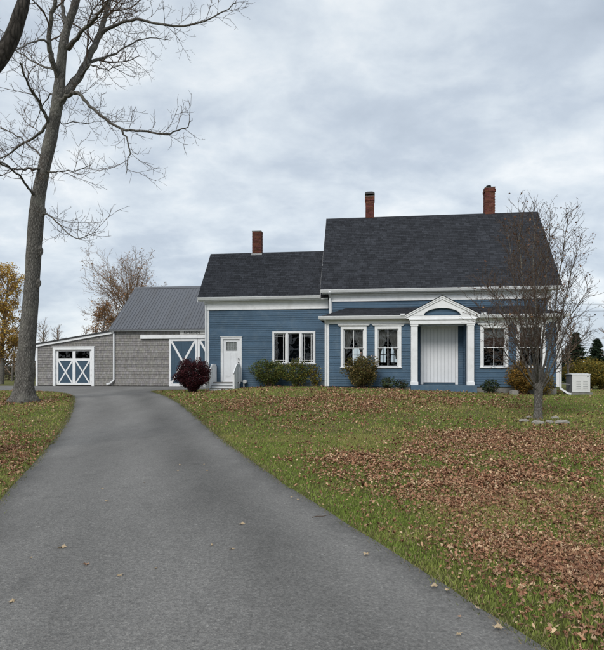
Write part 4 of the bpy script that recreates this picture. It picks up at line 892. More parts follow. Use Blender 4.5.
def near_tree():
    bx, by = -6.6, 8.6; z0 = gz(bx, by); root = thing('leaning_tree', 'dark rough limb of a near tree curving in over the driveway edge', 'tree', (bx, by, z0)); off = np.array((bx, by, z0))
    T = Tubes(); P = smooth3([np.array((bx, by, z0 - .2)), np.array((bx + .02, by, z0 + .6)), np.array((bx + .1, by + .1, z0 + 2.5)), np.array((bx + .05, by + .15, z0 + 5)), np.array((bx - .1, by + .2, z0 + 8)), np.array((bx - .3, by + .2, z0 + 12))], 4)
    T.add(P, np.interp(np.linspace(0, 1, len(P)), [0, .05, .15, .6, 1], [.55, .42, .36, .28, .08]), 14); T.obj('trunk', 'bark_dark', root, off)
    T = Tubes(); Y = 8.6; L = smooth3([np.array((bx + .08, by + .1, z0 + 4.6))] + [np.array(ray(a, b, Y + c)) for a, b, c in ((-40, 105, .1), (-15, 76, .15), (2, 55, .2), (13, 35, .25), (19, 17, .3), (24, 0, .35), (27, -30, .45), (26, -70, .6), (34, -120, .8))], 4)
    T.add(L, np.interp(np.linspace(0, 1, len(L)), [0, .25, .6, 1], [.15, .125, .10, .04]), 12); T.obj('limb', 'bark_dark', root, off)
    T = Tubes(); cfg = [dict(n=.8, len=(.8, 1.8), ang=(30, 60), r=.02, seg=5, wob=.16, up=.05, **{'from': .62}, rmin=.007, sides=4), dict(n=3, len=(.3, .8), ang=(30, 60), r=.008, seg=4, wob=.17, up=.05, **{'from': .15}, rmin=.004), dict(n=4, len=(.12, .35), ang=(30, 60), r=.005, seg=3, wob=.15, up=.05, **{'from': .15}, rmin=.003)]
    sprout(T, L, .05, 0, cfg); sprout(T, P, .1, 0, cfg); T.obj('twigs', 'twig_dark', root, off, 'stuff')
near_tree()

def leaf_quads(P, size, cols, flat=0.0, aspect=.6):
    """folded leaf-sized faces at points P"""
    n = len(P); a = NR.rand(n) * 6.28; D = np.stack([np.cos(a), np.sin(a), NR.normal(0, .6, n) * (1 - flat)], -1); D /= np.linalg.norm(D, axis=1)[:, None]
    Nn = NR.normal(0, 1, (n, 3)) * (1 - flat); Nn[:, 2] += .6 + flat; X = np.cross(D, Nn); X /= np.maximum(np.linalg.norm(X, axis=1)[:, None], 1e-6); Z = np.cross(X, D)
    s = size * NR.uniform(.6, 1.3, n)[:, None]; V = np.stack([P - D * s * .5, P + X * s * aspect * .5 + Z * s * .10, P + D * s * .5 - Z * s * .05, P - X * s * aspect * .5 + Z * s * .10], 1).reshape(-1, 3)
    b = np.arange(n)[:, None] * 4; T = np.concatenate([b + [0, 1, 2], b + [0, 2, 3]], 0); C = np.asarray(cols)[NR.randint(0, len(cols), n)] * NR.uniform(.7, 1.3, n)[:, None]; return V, T, np.repeat(C, 4, 0)

def small_tree():
    bx, by = gp(538, 419); z0 = gz(bx, by); root = thing('ornamental_tree', 'small vase shaped bare tree ringed by stones on the front lawn', 'tree', (bx, by, z0)); off = np.array((bx, by, z0)); w = .5 * by / F
    T = Tubes(); tr = [(538, 421, 10.5), (538, 415, 8.6), (538.5, 405, 7.7), (538.5, 395, 8.2), (538, 388, 8.8), (538, 380, 7.5), (537, 366, 5.5)]
    P = smooth3([np.array(ray(a, b, by)) for a, b, c in tr], 4); T.add([p + NR.normal(0, .006, 3) for p in P], np.interp(np.linspace(0, 1, len(P)), np.linspace(0, 1, len(tr)), [c * w for a, b, c in tr]), 12); T.obj('trunk', 'bark_grey', root, off)
    stems = [([(537, 391, 0), (531, 378, -.1), (524, 361, -.2), (517, 340, -.3), (508, 318, -.4), (497, 298, -.5), (485, 285, -.6)], 4.2, .8),
             ([(537, 389, 0), (533, 374, .2), (527, 352, .4), (521, 325, .6), (515, 290, .8), (511, 255, .9), (507, 228, 1)], 4.4, .8),
             ([(538, 386, 0), (535, 368, -.3), (531, 345, -.6), (526, 310, -.8), (522, 275, -.9), (519, 240, -1), (521, 215, -1)], 4.5, .8),
             ([(538, 384, 0), (538, 365, .1), (537, 335, .2), (535, 300, .3), (533, 262, .3), (535, 230, .4), (532, 211, .4)], 4.8, .8),
             ([(539, 386, 0), (541, 366, .4), (543, 340, .7), (545, 308, .9), (546, 270, 1), (549, 238, 1.1), (551, 212, 1.1)], 4.6, .8),
             ([(539, 387, 0), (544, 368, -.2), (549, 345, -.4), (554, 315, -.6), (559, 280, -.7), (564, 245, -.8), (568, 216, -.8)], 4.6, .8),
             ([(539, 389, 0), (546, 370, .1), (553, 348, .3), (560, 322, .4), (567, 292, .5), (574, 262, .6), (582, 240, .6)], 4.2, .8),
             ([(539, 391, 0), (548, 374, -.2), (556, 356, -.3), (565, 332, -.4), (572, 314, -.5), (581, 300, -.6), (590, 287, -.6)], 3.8, .7),
             ([(540, 392, 0), (549, 380, .2), (560, 364, .4), (570, 348, .6), (579, 340, .8), (588, 330, 1)], 3.0, .7),
             ([(537, 388, 0), (529, 370, .5), (519, 348, .9), (508, 325, 1.2), (497, 305, 1.5), (489, 282, 1.7)], 3.4, .7),
             ([(537, 392, 0), (528, 380, -.3), (517, 366, -.6), (505, 352, -.8), (495, 336, -1), (486, 318, -1.2), (478, 306, -1.3)], 2.8, .6),
             ([(538, 385, 0), (537, 362, -.6), (535, 330, -1), (536, 296, -1.3), (540, 262, -1.5), (541, 240, -1.6)], 3.4, .7)]
    tw = Tubes(); c1 = dict(n=9, len=(.4, 1.1), ang=(20, 52), r=.014, seg=5, wob=.09, up=.07, **{'from': .22}, rmin=.006, sides=4, fall=.55); c2 = dict(n=7.5, len=(.2, .7), ang=(20, 50), r=.008, seg=4, wob=.10, up=.06, **{'from': .2}, rmin=.0045); c3 = dict(n=5.5, len=(.10, .34), ang=(25, 50), r=.005, seg=3, wob=.1, up=.05, **{'from': .2}, rmin=.0044)
    TIPS.clear()
    for pts, w0, w1 in stems:
        Pl = smooth3(pxline(pts, by), 3); Pl = [p + NR.normal(0, .012, 3) for p in Pl]; t1 = Tubes(); t1.add(Pl, np.linspace(w0 * w * .62, w1 * w * .4, len(Pl)), 7); t1.obj('stem', 'bark_grey', root, off); sprout(tw, Pl, w1 * w * 1.4, 0, [c1, c2, c3])
    tw.obj('twigs', 'twig', root, off, 'stuff')
    tips = np.array(TIPS); hi = tips[(tips[:, 2] > 2.6)]; k = NR.choice(len(hi), 900, replace=False); hi = hi[k]; hi = hi[NR.rand(len(hi)) < .25 + .75 * np.clip((hi[:, 2] - 3.5) / 2, 0, 1)]
    V, T_, C = leaf_quads(hi + NR.normal(0, .02, hi.shape), .072, [(.20, .10, .055), (.12, .06, .04), (.28, .15, .07), (.09, .055, .04)]); tri_mesh('withered_leaves', V, T_, C, 'dead_leaf', root, off, 'stuff')
    # ring of stones
    for k, (px, py, sx, sy, sz) in enumerate(((538, 424, .16, .10, .06), (549.5, 423.2, .10, .08, .05), (562, 423.6, .19, .11, .06), (524, 421.6, .13, .09, .045), (529, 418.0, .10, .08, .04), (555, 418.6, .10, .08, .04))):
        x, y = gp(px, py); q = MB(); m_, n_ = 7, 12; se = R.random() * 9
        def f(i, j):
            ph = math.pi * i / m_; t = 2 * math.pi * j / n_; r_ = 1 + .16 * math.sin(2.3 * t + se) + .1 * math.sin(4 * ph + 3 * t + se * 2); s_ = math.sin(ph) ** .7
            return (sx * r_ * s_ * math.cos(t), sy * r_ * s_ * math.sin(t), sz * math.cos(ph) * r_)
        for i in range(m_):
            for j in range(n_): q.face([f(i, j), f(i, j + 1), f(i + 1, j + 1), f(i + 1, j)])
        o = build(q, 'stone', 'stone', None, (0, 0, 0)); o.location = (x, y, gz(x, y) + sz * .55); o.rotation_euler = (0, 0, R.uniform(-.3, .3))
        tag(o, 'pale flat stone lying in the ring round the small bare tree', 'stone', 'stones round the small tree')
small_tree()

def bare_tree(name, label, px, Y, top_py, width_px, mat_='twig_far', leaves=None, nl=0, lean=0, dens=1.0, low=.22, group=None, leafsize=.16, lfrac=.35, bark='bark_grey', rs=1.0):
    x = (px - CX) / F * Y; z0 = gz(x, Y); H = EYE - (top_py - CY) / F * Y - z0; Wd = width_px / F * Y / 2; root = thing(name, label, 'tree', (x, Y, z0), 0, group); off = np.array((x, Y, z0)); T = Tubes(); r0 = (H * .018 + .04) * rs
    P = wander((x, Y, z0 - .15), (lean, 0, 1), H * .86, 9, .05, .05); T.add(P, np.linspace(r0, r0 * .25, len(P)), 9); T.obj('trunk', bark, root, off)
    tw = Tubes(); TIPS.clear(); fr = 'from'
    cfg = [{'n': 2.9 * dens * 8 / H, 'len': (Wd * .95, Wd * 1.6), 'ang': (30, 62), 'r': r0 * .4, 'seg': 6, 'wob': .09, 'up': .10, fr: low, 'rmin': .03, 'sides': 5, 'fall': .5},
           {'n': 9.5 / Wd * .55 * dens, 'len': (Wd * .3, Wd * .65), 'ang': (22, 50), 'r': r0 * .16, 'seg': 5, 'wob': .10, 'up': .07, fr: .15, 'rmin': .018, 'sides': 3},
           {'n': 9 / Wd * .9 * dens, 'len': (Wd * .14, Wd * .34), 'ang': (22, 50), 'r': .014, 'seg': 4, 'wob': .12, 'up': .05, fr: .15, 'rmin': .012},
           {'n': 8 / Wd * 1.3 * dens, 'len': (Wd * .06, Wd * .17), 'ang': (25, 50), 'r': .010, 'seg': 2, 'wob': .1, 'up': .04, fr: .15, 'rmin': .009}]
    sprout(tw, P, r0 * .5, 0, cfg); tw.obj('crown', mat_, root, off, 'stuff')
    if leaves:
        tp = np.array(TIPS); c = vnoise(tp[:, 0] * 1.0 + tp[:, 1], tp[:, 2] + 50, H * .13, 4) + .25 * NR.rand(len(tp)); tp = tp[np.argsort(-c)][:int(len(tp) * lfrac)]; k = NR.randint(0, len(tp), nl); V, T_, C = leaf_quads(tp[k] + NR.normal(0, .12, (nl, 3)), leafsize, leaves); tri_mesh('leaves', V, T_, C, 'leaf', root, off, 'stuff')
    return root
rust = [(.30, .14, .055), (.36, .19, .07), (.20, .11, .055), (.30, .20, .10)]
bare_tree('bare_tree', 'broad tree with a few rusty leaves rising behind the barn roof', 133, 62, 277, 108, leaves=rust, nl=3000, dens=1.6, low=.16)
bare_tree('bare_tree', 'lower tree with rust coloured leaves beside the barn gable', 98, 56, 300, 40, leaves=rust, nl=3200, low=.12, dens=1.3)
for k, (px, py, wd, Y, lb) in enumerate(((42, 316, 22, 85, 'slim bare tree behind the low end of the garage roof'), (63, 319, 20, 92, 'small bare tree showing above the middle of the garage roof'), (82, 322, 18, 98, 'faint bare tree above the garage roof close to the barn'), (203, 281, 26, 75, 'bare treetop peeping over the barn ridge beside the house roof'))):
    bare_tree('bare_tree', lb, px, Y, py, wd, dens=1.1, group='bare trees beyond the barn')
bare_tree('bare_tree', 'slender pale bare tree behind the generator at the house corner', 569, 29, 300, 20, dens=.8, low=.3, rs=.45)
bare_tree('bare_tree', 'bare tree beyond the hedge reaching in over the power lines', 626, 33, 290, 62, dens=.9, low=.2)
gold = [(.55, .36, .075), (.60, .42, .10), (.46, .29, .07), (.38, .22, .07)]
bare_tree('golden_tree', 'tree still holding golden yellow leaves behind the big maple trunk', 1, 46, 260, 46, leaves=gold, nl=9000, low=.16, leafsize=.15, dens=1.3, lfrac=.85)
bare_tree('golden_tree', 'low tree with pale brown leaves under the golden tree', 12, 60, 330, 40, leaves=[(.26, .17, .08), (.20, .13, .07)], nl=1500, low=.12, dens=.8)

def spruce(px, Y, top, wd, label):
    x = (px - CX) / F * Y; z0 = gz(x, Y); H = EYE - (top - CY) / F * Y - z0; Wd = wd / F * Y / 2; root = thing('spruce_tree', label, 'tree', (x, Y, z0), 0, 'dark spruces behind the hedge'); off = np.array((x, Y, z0)); T = Tubes(); T.add([(x, Y, z0 - .1), (x, Y, z0 + H * .5), (x, Y, z0 + H)], [.16, .09, .015], 8); T.obj('trunk', 'bark_dark', root, off)
    pts = []; br = Tubes(); z = .06 * H
    while z < H:
        L = Wd * (1 - z / H) ** .8 * NR.uniform(.65, 1.15) + .12
        for k in range(6):
            a = NR.rand() * 6.28; l = L * NR.uniform(.6, 1.1); C = wander((x, Y, z0 + z), (math.cos(a), math.sin(a), -.12), l, 5, .06, .03); br.add(C, np.linspace(.03, .006, 6), 3); C = np.array(C)
            for t in np.linspace(.15, 1, int(10 + l * 16)):
                i = min(int(t * 5), 4); p = C[i] + (C[i + 1] - C[i]) * (t * 5 - i); n = 5; pts.append(p + NR.normal(0, 1, (n, 3)) * np.array((.11, .11, .07)) * (1.25 - .5 * t) - np.array((0, 0, .04)))
        z += H * .032
    P = np.concatenate(pts); br.obj('branches', 'twig_dark', root, off, 'stuff'); V, T_, C = leaf_quads(P, .20, [(.022, .040, .020), (.030, .052, .024), (.016, .030, .018)], 0, .28); tri_mesh('needles', V, T_, C, 'leaf', root, off, 'stuff')
spruce(576, 52, 333, 42, 'dark spruce beside the house corner behind the generator'); spruce(597, 60, 339, 36, 'shorter dark spruce further along the hedge'); spruce(622, 56, 335, 42, 'dark spruce at the far end of the hedge'); spruce(560, 64, 350, 30, 'small dark spruce half hidden by the house corner')

# ---------------------------------------------------------------- shrubs
def shrub(name, label, loc, rad, n, cols, size, stems=14, stemcol='stem', group=None, spread=.5, shell=.55, aspect=.5, upright=0.0, top=None, base=0.0):
    x, y, z = loc; rx, ry, rz = rad; root = thing(name, label, 'shrub', loc, 0, group); off = np.array(loc); d = NR.normal(0, 1, (n, 3)); d /= np.linalg.norm(d, axis=1)[:, None]
    lump = 1 + .36 * (vnoise(d[:, 0] * 2.3 + 7 + x, d[:, 2] * 2.3 + d[:, 1] * 1.7, .8, 2) - .5) * 2; rr = (NR.rand(n) ** (1 / 3) * (1 - shell) + shell * NR.rand(n) ** .35) * lump; P = d * rr[:, None] * np.array((rx, ry, rz / 2)) + np.array((0, 0, rz / 2 + base)); P[:, 2] = np.maximum(P[:, 2], .03)
    k = P[:, 2] < rz * .35; P[k, :2] *= (.55 + .45 * P[k, 2] / (rz * .35))[:, None]; P += off
    T = Tubes()
    for k in range(stems):
        a = NR.rand() * 6.28; t = NR.uniform(.2, 1.0); e = np.array((math.cos(a) * rx * t * .9, math.sin(a) * ry * t * .9, rz * NR.uniform(.7, 1.03) * (1 - .25 * t))); s = np.array((math.cos(a) * rx * .12, math.sin(a) * ry * .12, -.05)); m_ = (s + e) / 2 + np.array((0, 0, rz * .1)); C = smooth3([off + s, off + m_ + NR.normal(0, .03, 3), off + e], 4); T.add(C, np.linspace(.012, .004, len(C)), 4)
        sprout(T, C, .006, 0, [dict(n=7, len=(.12, .35), ang=(20, 50), r=.005, seg=3, wob=.1, up=.06, **{'from': .25}, rmin=.003)])
    T.obj('stems', stemcol, root, off, 'stuff'); V, T_, C = leaf_quads(P, size, cols, 0, aspect); o = tri_mesh('foliage', V, T_, C, 'leaf', root, off, 'stuff')
    if top is not None:
        cols2, n2, s2 = top; kk = np.argsort(-(P[:, 2] + NR.normal(0, rz * .08, n)))[:n2]; V, T_, C = leaf_quads(P[kk] + np.array((0, 0, .03)), s2, cols2); tri_mesh('blossom', V, T_, C, 'leaf', root, off, 'stuff')
    return root
def hl(u, v): x, y, _ = HW(u, v, 0); return (x, y, gz(x, y))
x, y = gp(192, 392.5)
shrub('barberry_bush', 'dense round dark burgundy bush between the barn doors and the entry steps', (x, y, gz(x, y)), (.94, .8, 1.62), 16000, [(.050, .014, .018), (.075, .017, .022), (.032, .010, .014), (.10, .024, .028)], .075, 26, 'twig_dark')
grn = [(.085, .125, .030), (.13, .155, .038), (.060, .092, .028), (.20, .18, .045)]
shrub('green_bush', 'loose green bush under the left half of the triple window', hl(-3.0, 1.55), (.90, .45, 1.28), 7000, grn, .07, 18, base=.08)
shrub('green_bush', 'green bush with yellowing leaves under the right half of the triple window', hl(-1.55, 1.12), (.88, .36, 1.22), 6200, grn + [(.24, .19, .03)], .07, 18, base=.08)
shrub('green_bush', 'small bush with bright yellow leaves beside the sloping ramp', hl(-.66, 1.15), (.34, .28, 1.12), 750, [(.34, .26, .03), (.10, .11, .03), (.18, .15, .03)], .08, 10)
shrub('bronze_bush', 'rounded olive and bronze bush in front of the curtained windows', hl(1.60, -.75), (.82, .55, 1.46), 8500, [(.17, .15, .045), (.12, .115, .038), (.23, .155, .06), (.09, .08, .035)], .075, 30, top=([(.45, .36, .32), (.36, .24, .2)], 26, .10))
shrub('low_plant', 'low dark green plant between the bronze bush and the porch post', hl(2.75, -.55), (.42, .3, .55), 420, [(.05, .08, .035), (.08, .105, .045)], .10, 10); shrub('low_plant', 'small flowering plant against the wall beside the porch post', hl(3.35, -.45), (.32, .26, .45), 300, [(.03, .05, .022), (.06, .075, .035)], .09, 8)
shrub('low_plant', 'dark green leafy clump under the window right beside the stoop', hl(7.15, -.5), (.42, .3, .62), 420, [(.028, .045, .020), (.05, .07, .028)], .11, 10)
shrub('bronze_bush', 'orange brown and olive bush behind the small bare tree', hl(8.45, -.62), (.72, .5, 1.42), 7000, [(.22, .13, .028), (.28, .15, .03), (.14, .11, .03), (.32, .18, .04)], .075, 26); shrub('bronze_bush', 'yellow brown bush at the house wall right of the bare tree trunk', hl(9.35, -.55), (.45, .4, 1.05), 1700, [(.22, .15, .035), (.28, .18, .04), (.14, .12, .03)], .075, 18)
x, y, z = hl(8.0, -.95); q = MB(); q.prism([(-.15, -.11), (.15, -.11), (.16, .11), (-.14, .10)], 0, .17, 'z'); q.prism([(-.12, -.09), (.12, -.09), (.13, .09), (-.11, .08)], .171, .19, 'z'); o = build(q, 'stone_block', 'stone', None, (0, 0, 0)); o.location = (x, y, z + .002); o.rotation_euler = (0, 0, .2); tag(o, 'small pinkish stone block set at the foot of the orange brown bush', 'stone')
for k, (px, Y, wd, top, lb) in enumerate(((588, 33, 2.0, 358, 'olive yellow hedge bush directly behind the generator'), (606, 32, 2.2, 361, 'olive yellow hedge bush next along from the generator'), (632, 33, 2.4, 360, 'olive yellow hedge bush at the end of the hedge'))):
    x = (px - CX) / F * Y; z = gz(x, Y); shrub('hedge_bush', lb, (x, Y, z), (wd * .75, 1.2, EYE - (top - CY) / F * Y - z), 6500, [(.22, .17, .028), (.16, .14, .028), (.28, .19, .035), (.11, .11, .028)], .11, 30, group='olive hedge by the generator')

def brush(name, label, x0, x1, Y, h, n, cols, size=.4):
    X = NR.uniform(x0, x1, n); Yy = Y + NR.normal(0, 2.5, n); top = h * (.55 + .6 * fnoise(X, Yy * .3, 5.0, 8)); Z = G(X, Yy) + top * NR.rand(n) ** .8; V, T_, C = leaf_quads(np.stack([X, Yy, Z], -1), size, cols); o = tri_mesh(name, V, T_, C, 'leaf', None, (0, 0, 0), 'stuff'); tag(o, label, 'brush')
brush('brush', 'band of brown scrub at the far edge of the field behind the maple', -75, -22, 70, 2.6, 9000, [(.10, .075, .05), (.07, .055, .04), (.13, .10, .06), (.05, .055, .03)])
brush('brush', 'dark scrub along the far field edge beyond the hedge', 22, 90, 85, 3.4, 9000, [(.06, .06, .03), (.05, .045, .03), (.09, .075, .04)])
brush('woodland', 'distant line of brown autumn woods beyond the fields', -260, 260, 240, 4.5, 16000, [(.10, .085, .07), (.08, .07, .06), (.12, .095, .07), (.05, .055, .04)], 1.6)
brush('woodland', 'unseen band of dark mixed woods added behind the camera for the window panes to reflect', -150, 150, -60, 12, 15000, [(.035, .04, .025), (.05, .045, .032), (.025, .03, .02)], 1.3)  # added out of view so the window panes reflect something dark
# ---------------------------------------------------------------- power lines
for k, (py0, py1, lb) in enumerate(((302, 303, 'upper thin power line beyond the house corner'), (310, 309, 'lower thin power line beyond the house corner'))):
    Y = 62; a = np.array(ray(470, py0 - 2, Y)); b = np.array(ray(700, py1 - 1, Y)); T = Tubes(); P = [a + (b - a) * t + np.array((0, 0, -.35 * 4 * t * (1 - t))) for t in np.linspace(0, 1, 14)]; T.add(P, [.016] * 14, 5); o = T.obj('power_line', 'rope', None, tuple(P[0])); o.location = P[0]; tag(o, lb, 'cable', 'power lines')
for px, lb in ((470, 'wooden utility pole behind the main roof'), (700, 'wooden utility pole beyond the end of the hedge')):
    a = ray(px, 300, 62); x, y = a[0], 62.16; q = MB(); q.tube([(0, 0, -.3), (0, 0, a[2] + .5)], [.15, .11], 10, cap=True); t_ = thing('utility_pole', lb, 'pole', (x, y, gz(x, y)), 0); q.v = [(v[0], v[1], v[2] if v[2] < 0 else v[2] - gz(x, y)) for v in q.v]; build(q, 'pole', 'wood_pole', t_); q = MB(); q.box(-.06, .06, -.2, .15, a[2] - gz(x, y) - .95, a[2] - gz(x, y) + .08); build(q, 'bracket', 'wood_pole', t_)

# ---------------------------------------------------------------- grass and fallen leaves
def to_px(x, y, z): return CX + x / y * F, CY - (z - EYE) / y * F
HOUSE_RECTS = [(-.05, 10.2, -.02, 9), (-6.35, .1, 2.2, 6.4), (3.7, 6.6, -.65, .5), (-5.9, -4.5, .85, 2.3), (10.6, 11.9, 0, 1.05), (-22, -3, 12, 20.5)]
def free(x, y):
    k = ~in_drive(x, y); dx = x - O2[0]; dy = y - O2[1]; u = dx * U2[0] + dy * U2[1]; v = dx * V2[0] + dy * V2[1]
    for a, b, c, d in HOUSE_RECTS: k &= ~((u > a) & (u < b) & (v > c) & (v < d))
    return k
def samp(n, y0, y1, pad=.15, xpad=1.0):
    """points over the lawn between two distances, as wide as the view and a little beyond"""
    y = np.sqrt(NR.uniform(y0 * y0, y1 * y1, n)); h = .545 * (1 + pad); x = NR.uniform(-1, 1, n) * (y * h + xpad); k = free(x, y); return x[k], y[k]
BL = [(590, 615, 90, 60, 1.15), (560, 560, 90, 34, .8), (560, 500, 120, 42, 1.1), (470, 475, 90, 26, .9), (480, 441, 85, 10, .9), (590, 450, 60, 12, .5), (400, 462, 70, 12, .55), (330, 466, 45, 9, .7), (335, 402, 95, 9, .75), (300, 418, 55, 8, .6), (420, 398, 60, 4.5, .6), (430, 500, 50, 16, .4), (390, 520, 40, 14, .25), (520, 405, 40, 5, .25), (500, 540, 60, 20, .4), (18, 446, 24, 14, .7), (8, 478, 22, 14, .6), (15, 403, 40, 4, .8), (50, 400, 20, 3, .4), (240, 402, 50, 5, .35), (480, 640, 60, 14, .35)]
GR = [(365, 440, 60, 9, .8), (480, 610, 50, 20, .6), (570, 404, 60, 9, .75), (440, 425, 60, 6, .6), (270, 450, 40, 14, .6), (360, 505, 30, 9, .6), (50, 415, 26, 8, .7), (430, 560, 40, 16, .35)]
def leaf_density(x, y):
    z = G(x, y); px, py = to_px(x, y, z); d = np.full(x.shape, .10)
    for a, b, rx, ry, w in BL: d += w * np.exp(-((px - a) / rx) ** 2 - ((py - b) / ry) ** 2)
    for a, b, rx, ry, w in GR: d *= 1 - w * np.exp(-((px - a) / rx) ** 2 - ((py - b) / ry) ** 2)
    e_ = ((px - 300) * 153 - (py - 497) * 245) / 289; d *= 1 - .8 * np.exp(-(e_ / 26) ** 2) * (py > 430)
    out = (px < -15) | (px > 620); d = np.where(out, .5 * fnoise(x, y, 4, 21), d); n = fnoise(x, y, 1.1, 31); m_ = fnoise(x, y, .35, 37)
    return d * np.clip((n - .2) * 2.0, .15, 1.1) * np.clip((m_ - .2) * 2.2, .3, 1.4)
def make_grass():
    Vs, Ts, Cs = [], [], []; base = 0
    for n, y0, y1, h, w, seg in ((150000, 2.6, 6.5, .036, .0038, 2), (160000, 6.5, 13, .042, .0070, 1), (150000, 13, 31, .052, .016, 1)):
        x, y = samp(n, y0, y1, .2, 1.2); ld = leaf_density(x, y); k = NR.rand(len(x)) > np.clip(ld - .5, 0, .75); x, y = x[k], y[k]; m_ = len(x); z = G(x, y) - .006; a = NR.rand(m_) * 6.28; lean = np.abs(NR.normal(0, .55, m_)); la = NR.rand(m_) * 6.28
        n1 = fnoise(x, y, 2.2, 51); n2 = fnoise(x, y, .6, 57); hh = h * NR.uniform(.45, 1.25, m_) * (.75 + .6 * n1); ww = w * NR.uniform(.6, 1.3, m_)
        side = np.stack([np.cos(a), np.sin(a), np.zeros(m_)], -1) * ww[:, None]; ld_ = np.stack([np.cos(la), np.sin(la), np.zeros(m_)], -1); b = np.stack([x, y, z], -1); tip = b + ld_ * (hh * lean)[:, None] + np.array((0, 0, 1.0)) * (hh / np.sqrt(1 + .5 * lean ** 2))[:, None]
        g = np.stack([.205 + .0 * n1, .270 + 0 * n1, .056 + 0 * n1], -1); yl = np.array((.38, .345, .12)); br = np.array((.34, .26, .15)); t = np.clip((n1 - .42) * 2.0 + (n2 - .5) * 1.2, 0, .7)[:, None]; c = g * (1 - t) + yl * t; dead = NR.rand(m_) < (.06 + .10 * n2); c[dead] = br; c = c * NR.uniform(.6, 1.35, m_)[:, None]
        if seg == 2:
            mid = b * .5 + tip * .5 + np.array((0, 0, .12)) * hh[:, None]; V = np.stack([b - side, b + side, mid - side * .8, mid + side * .8, tip], 1).reshape(-1, 3); i = np.arange(m_)[:, None] * 5 + base; T_ = np.concatenate([i + [0, 1, 3], i + [0, 3, 2], i + [2, 3, 4]]); C = np.repeat(c, 5, 0); base += 5 * m_
        else: V = np.stack([b - side, b + side, tip], 1).reshape(-1, 3); i = np.arange(m_)[:, None] * 3 + base; T_ = i + [0, 1, 2]; C = np.repeat(c, 3, 0); base += 3 * m_
        Vs.append(V); Ts.append(T_); Cs.append(C)
    # longer blades leaning over the driveway's edge
    Pn = np.roll(DP, -1, 0); ok = (DP[:, 1] > 2) & (DP[:, 1] < 32) & (np.abs(DP[:, 0]) < 16); A_, B_2 = DP[ok], Pn[ok]; n = 17000; i = NR.randint(0, len(A_), n); t = NR.rand(n)[:, None]; p = A_[i] * (1 - t) + B_2[i] * t + NR.normal(0, .045, (n, 2)); k = vnoise(p[:, 0], p[:, 1], .25, 91) + .5 * NR.rand(n) > .55; x, y = p[k].T; m_ = len(x); z = G(x, y) - .004; a = NR.rand(m_) * 6.28; la = NR.rand(m_) * 6.28; sc = np.clip(y / 7, 1, 2.6); hh = .05 * NR.uniform(.5, 1.4, m_) * (.8 + .2 * sc); ww = .0042 * sc
    side = np.stack([np.cos(a), np.sin(a), 0 * a], -1) * ww[:, None]; b = np.stack([x, y, z], -1); tip = b + np.stack([np.cos(la), np.sin(la), 0 * la], -1) * (hh * .8)[:, None] + np.array((0, 0, .9)) * hh[:, None]; c = np.array((.15, .17, .05)) * NR.uniform(.6, 1.4, m_)[:, None]; dd = NR.rand(m_) < .3; c[dd] = np.array((.30, .24, .14)); V = np.stack([b - side, b + side, tip], 1).reshape(-1, 3); Vs.append(V); Ts.append(np.arange(m_)[:, None] * 3 + base + [0, 1, 2]); Cs.append(np.repeat(c, 3, 0))
    o = tri_mesh('grass', np.concatenate(Vs), np.concatenate(Ts), np.concatenate(Cs), 'grass', None, (0, 0, 0), 'stuff'); tag(o, 'short patchy green and yellowing lawn grass', 'grass')
make_grass()
LC = np.array([(.41, .235, .14), (.33, .17, .098), (.49, .315, .19), (.20, .105, .063), (.58, .42, .27), (.28, .14, .083), (.38, .195, .12)])
def make_litter():
    Vs, Ts, Cs = [], [], []; base = 0
    for n, y0, y1, s0, lift in ((165000, 2.8, 7, .038, .030), (205000, 7, 14, .047, .032), (150000, 14, 20, .064, .034), (170000, 20, 30, .080, .034)):
        x, y = samp(n, y0, y1, .2, 1.0); k = NR.rand(len(x)) < leaf_density(x, y); x, y = x[k], y[k]; m_ = len(x); z = G(x, y) + lift * NR.uniform(.25, 1.25, m_); P = np.stack([x, y, z], -1)
        a = NR.rand(m_) * 6.28; tl = NR.normal(0, .5, m_); rl = NR.normal(0, .6, m_); D = np.stack([np.cos(a), np.sin(a), tl], -1); D /= np.linalg.norm(D, axis=1)[:, None]; X = np.stack([-np.sin(a), np.cos(a), rl], -1); X /= np.linalg.norm(X, axis=1)[:, None]; Z = np.cross(D, X); s = (s0 * NR.uniform(.55, 1.25, m_))[:, None]; cu = NR.normal(.16, .32, m_)[:, None]; asp = NR.uniform(.35, 1.05, m_)[:, None]
        # lobed outline: stem, side lobes, tip, curled up at the rim; plainer ones farther off
        out = [(-.5, 0, 0), (-.18, .34, 1), (.02, .20, .4), (.16, .46, 1.3), (.26, .16, .4), (.55, 0, .8), (.24, -.17, .4), (.13, -.44, 1.3), (0, -.2, .4), (-.2, -.36, 1)]
        if y0 >= 14: out = [(-.5, 0, 0), (.08, .38, 1.2), (.55, 0, .8), (.05, -.38, 1.2)]
        elif y0 >= 7: out = [(-.5, 0, 0), (-.15, .34, 1), (.16, .42, 1.3), (.55, 0, .8), (.13, -.42, 1.3), (-.2, -.34, 1)]
        no = len(out); V = [P] + [P + D * s * d + X * s * e * asp + Z * s * cu * f for d, e, f in out]; V = np.stack(V, 1).reshape(-1, 3); i = np.arange(m_)[:, None] * (no + 1) + base
        T_ = np.concatenate([i + [0, j + 1, (j + 1) % no + 1] for j in range(no)]); c = LC[NR.randint(0, len(LC), m_)] * NR.uniform(.7, 1.25, m_)[:, None]; C = np.repeat(c, no + 1, 0); base += (no + 1) * m_; Vs.append(V); Ts.append(T_); Cs.append(C)
    o = tri_mesh('leaf_litter', np.concatenate(Vs), np.concatenate(Ts), np.concatenate(Cs), 'dead_leaf', None, (0, 0, 0), 'stuff'); tag(o, 'scattered layer of dry brown fallen leaves over the lawn', 'leaves')
make_litter()
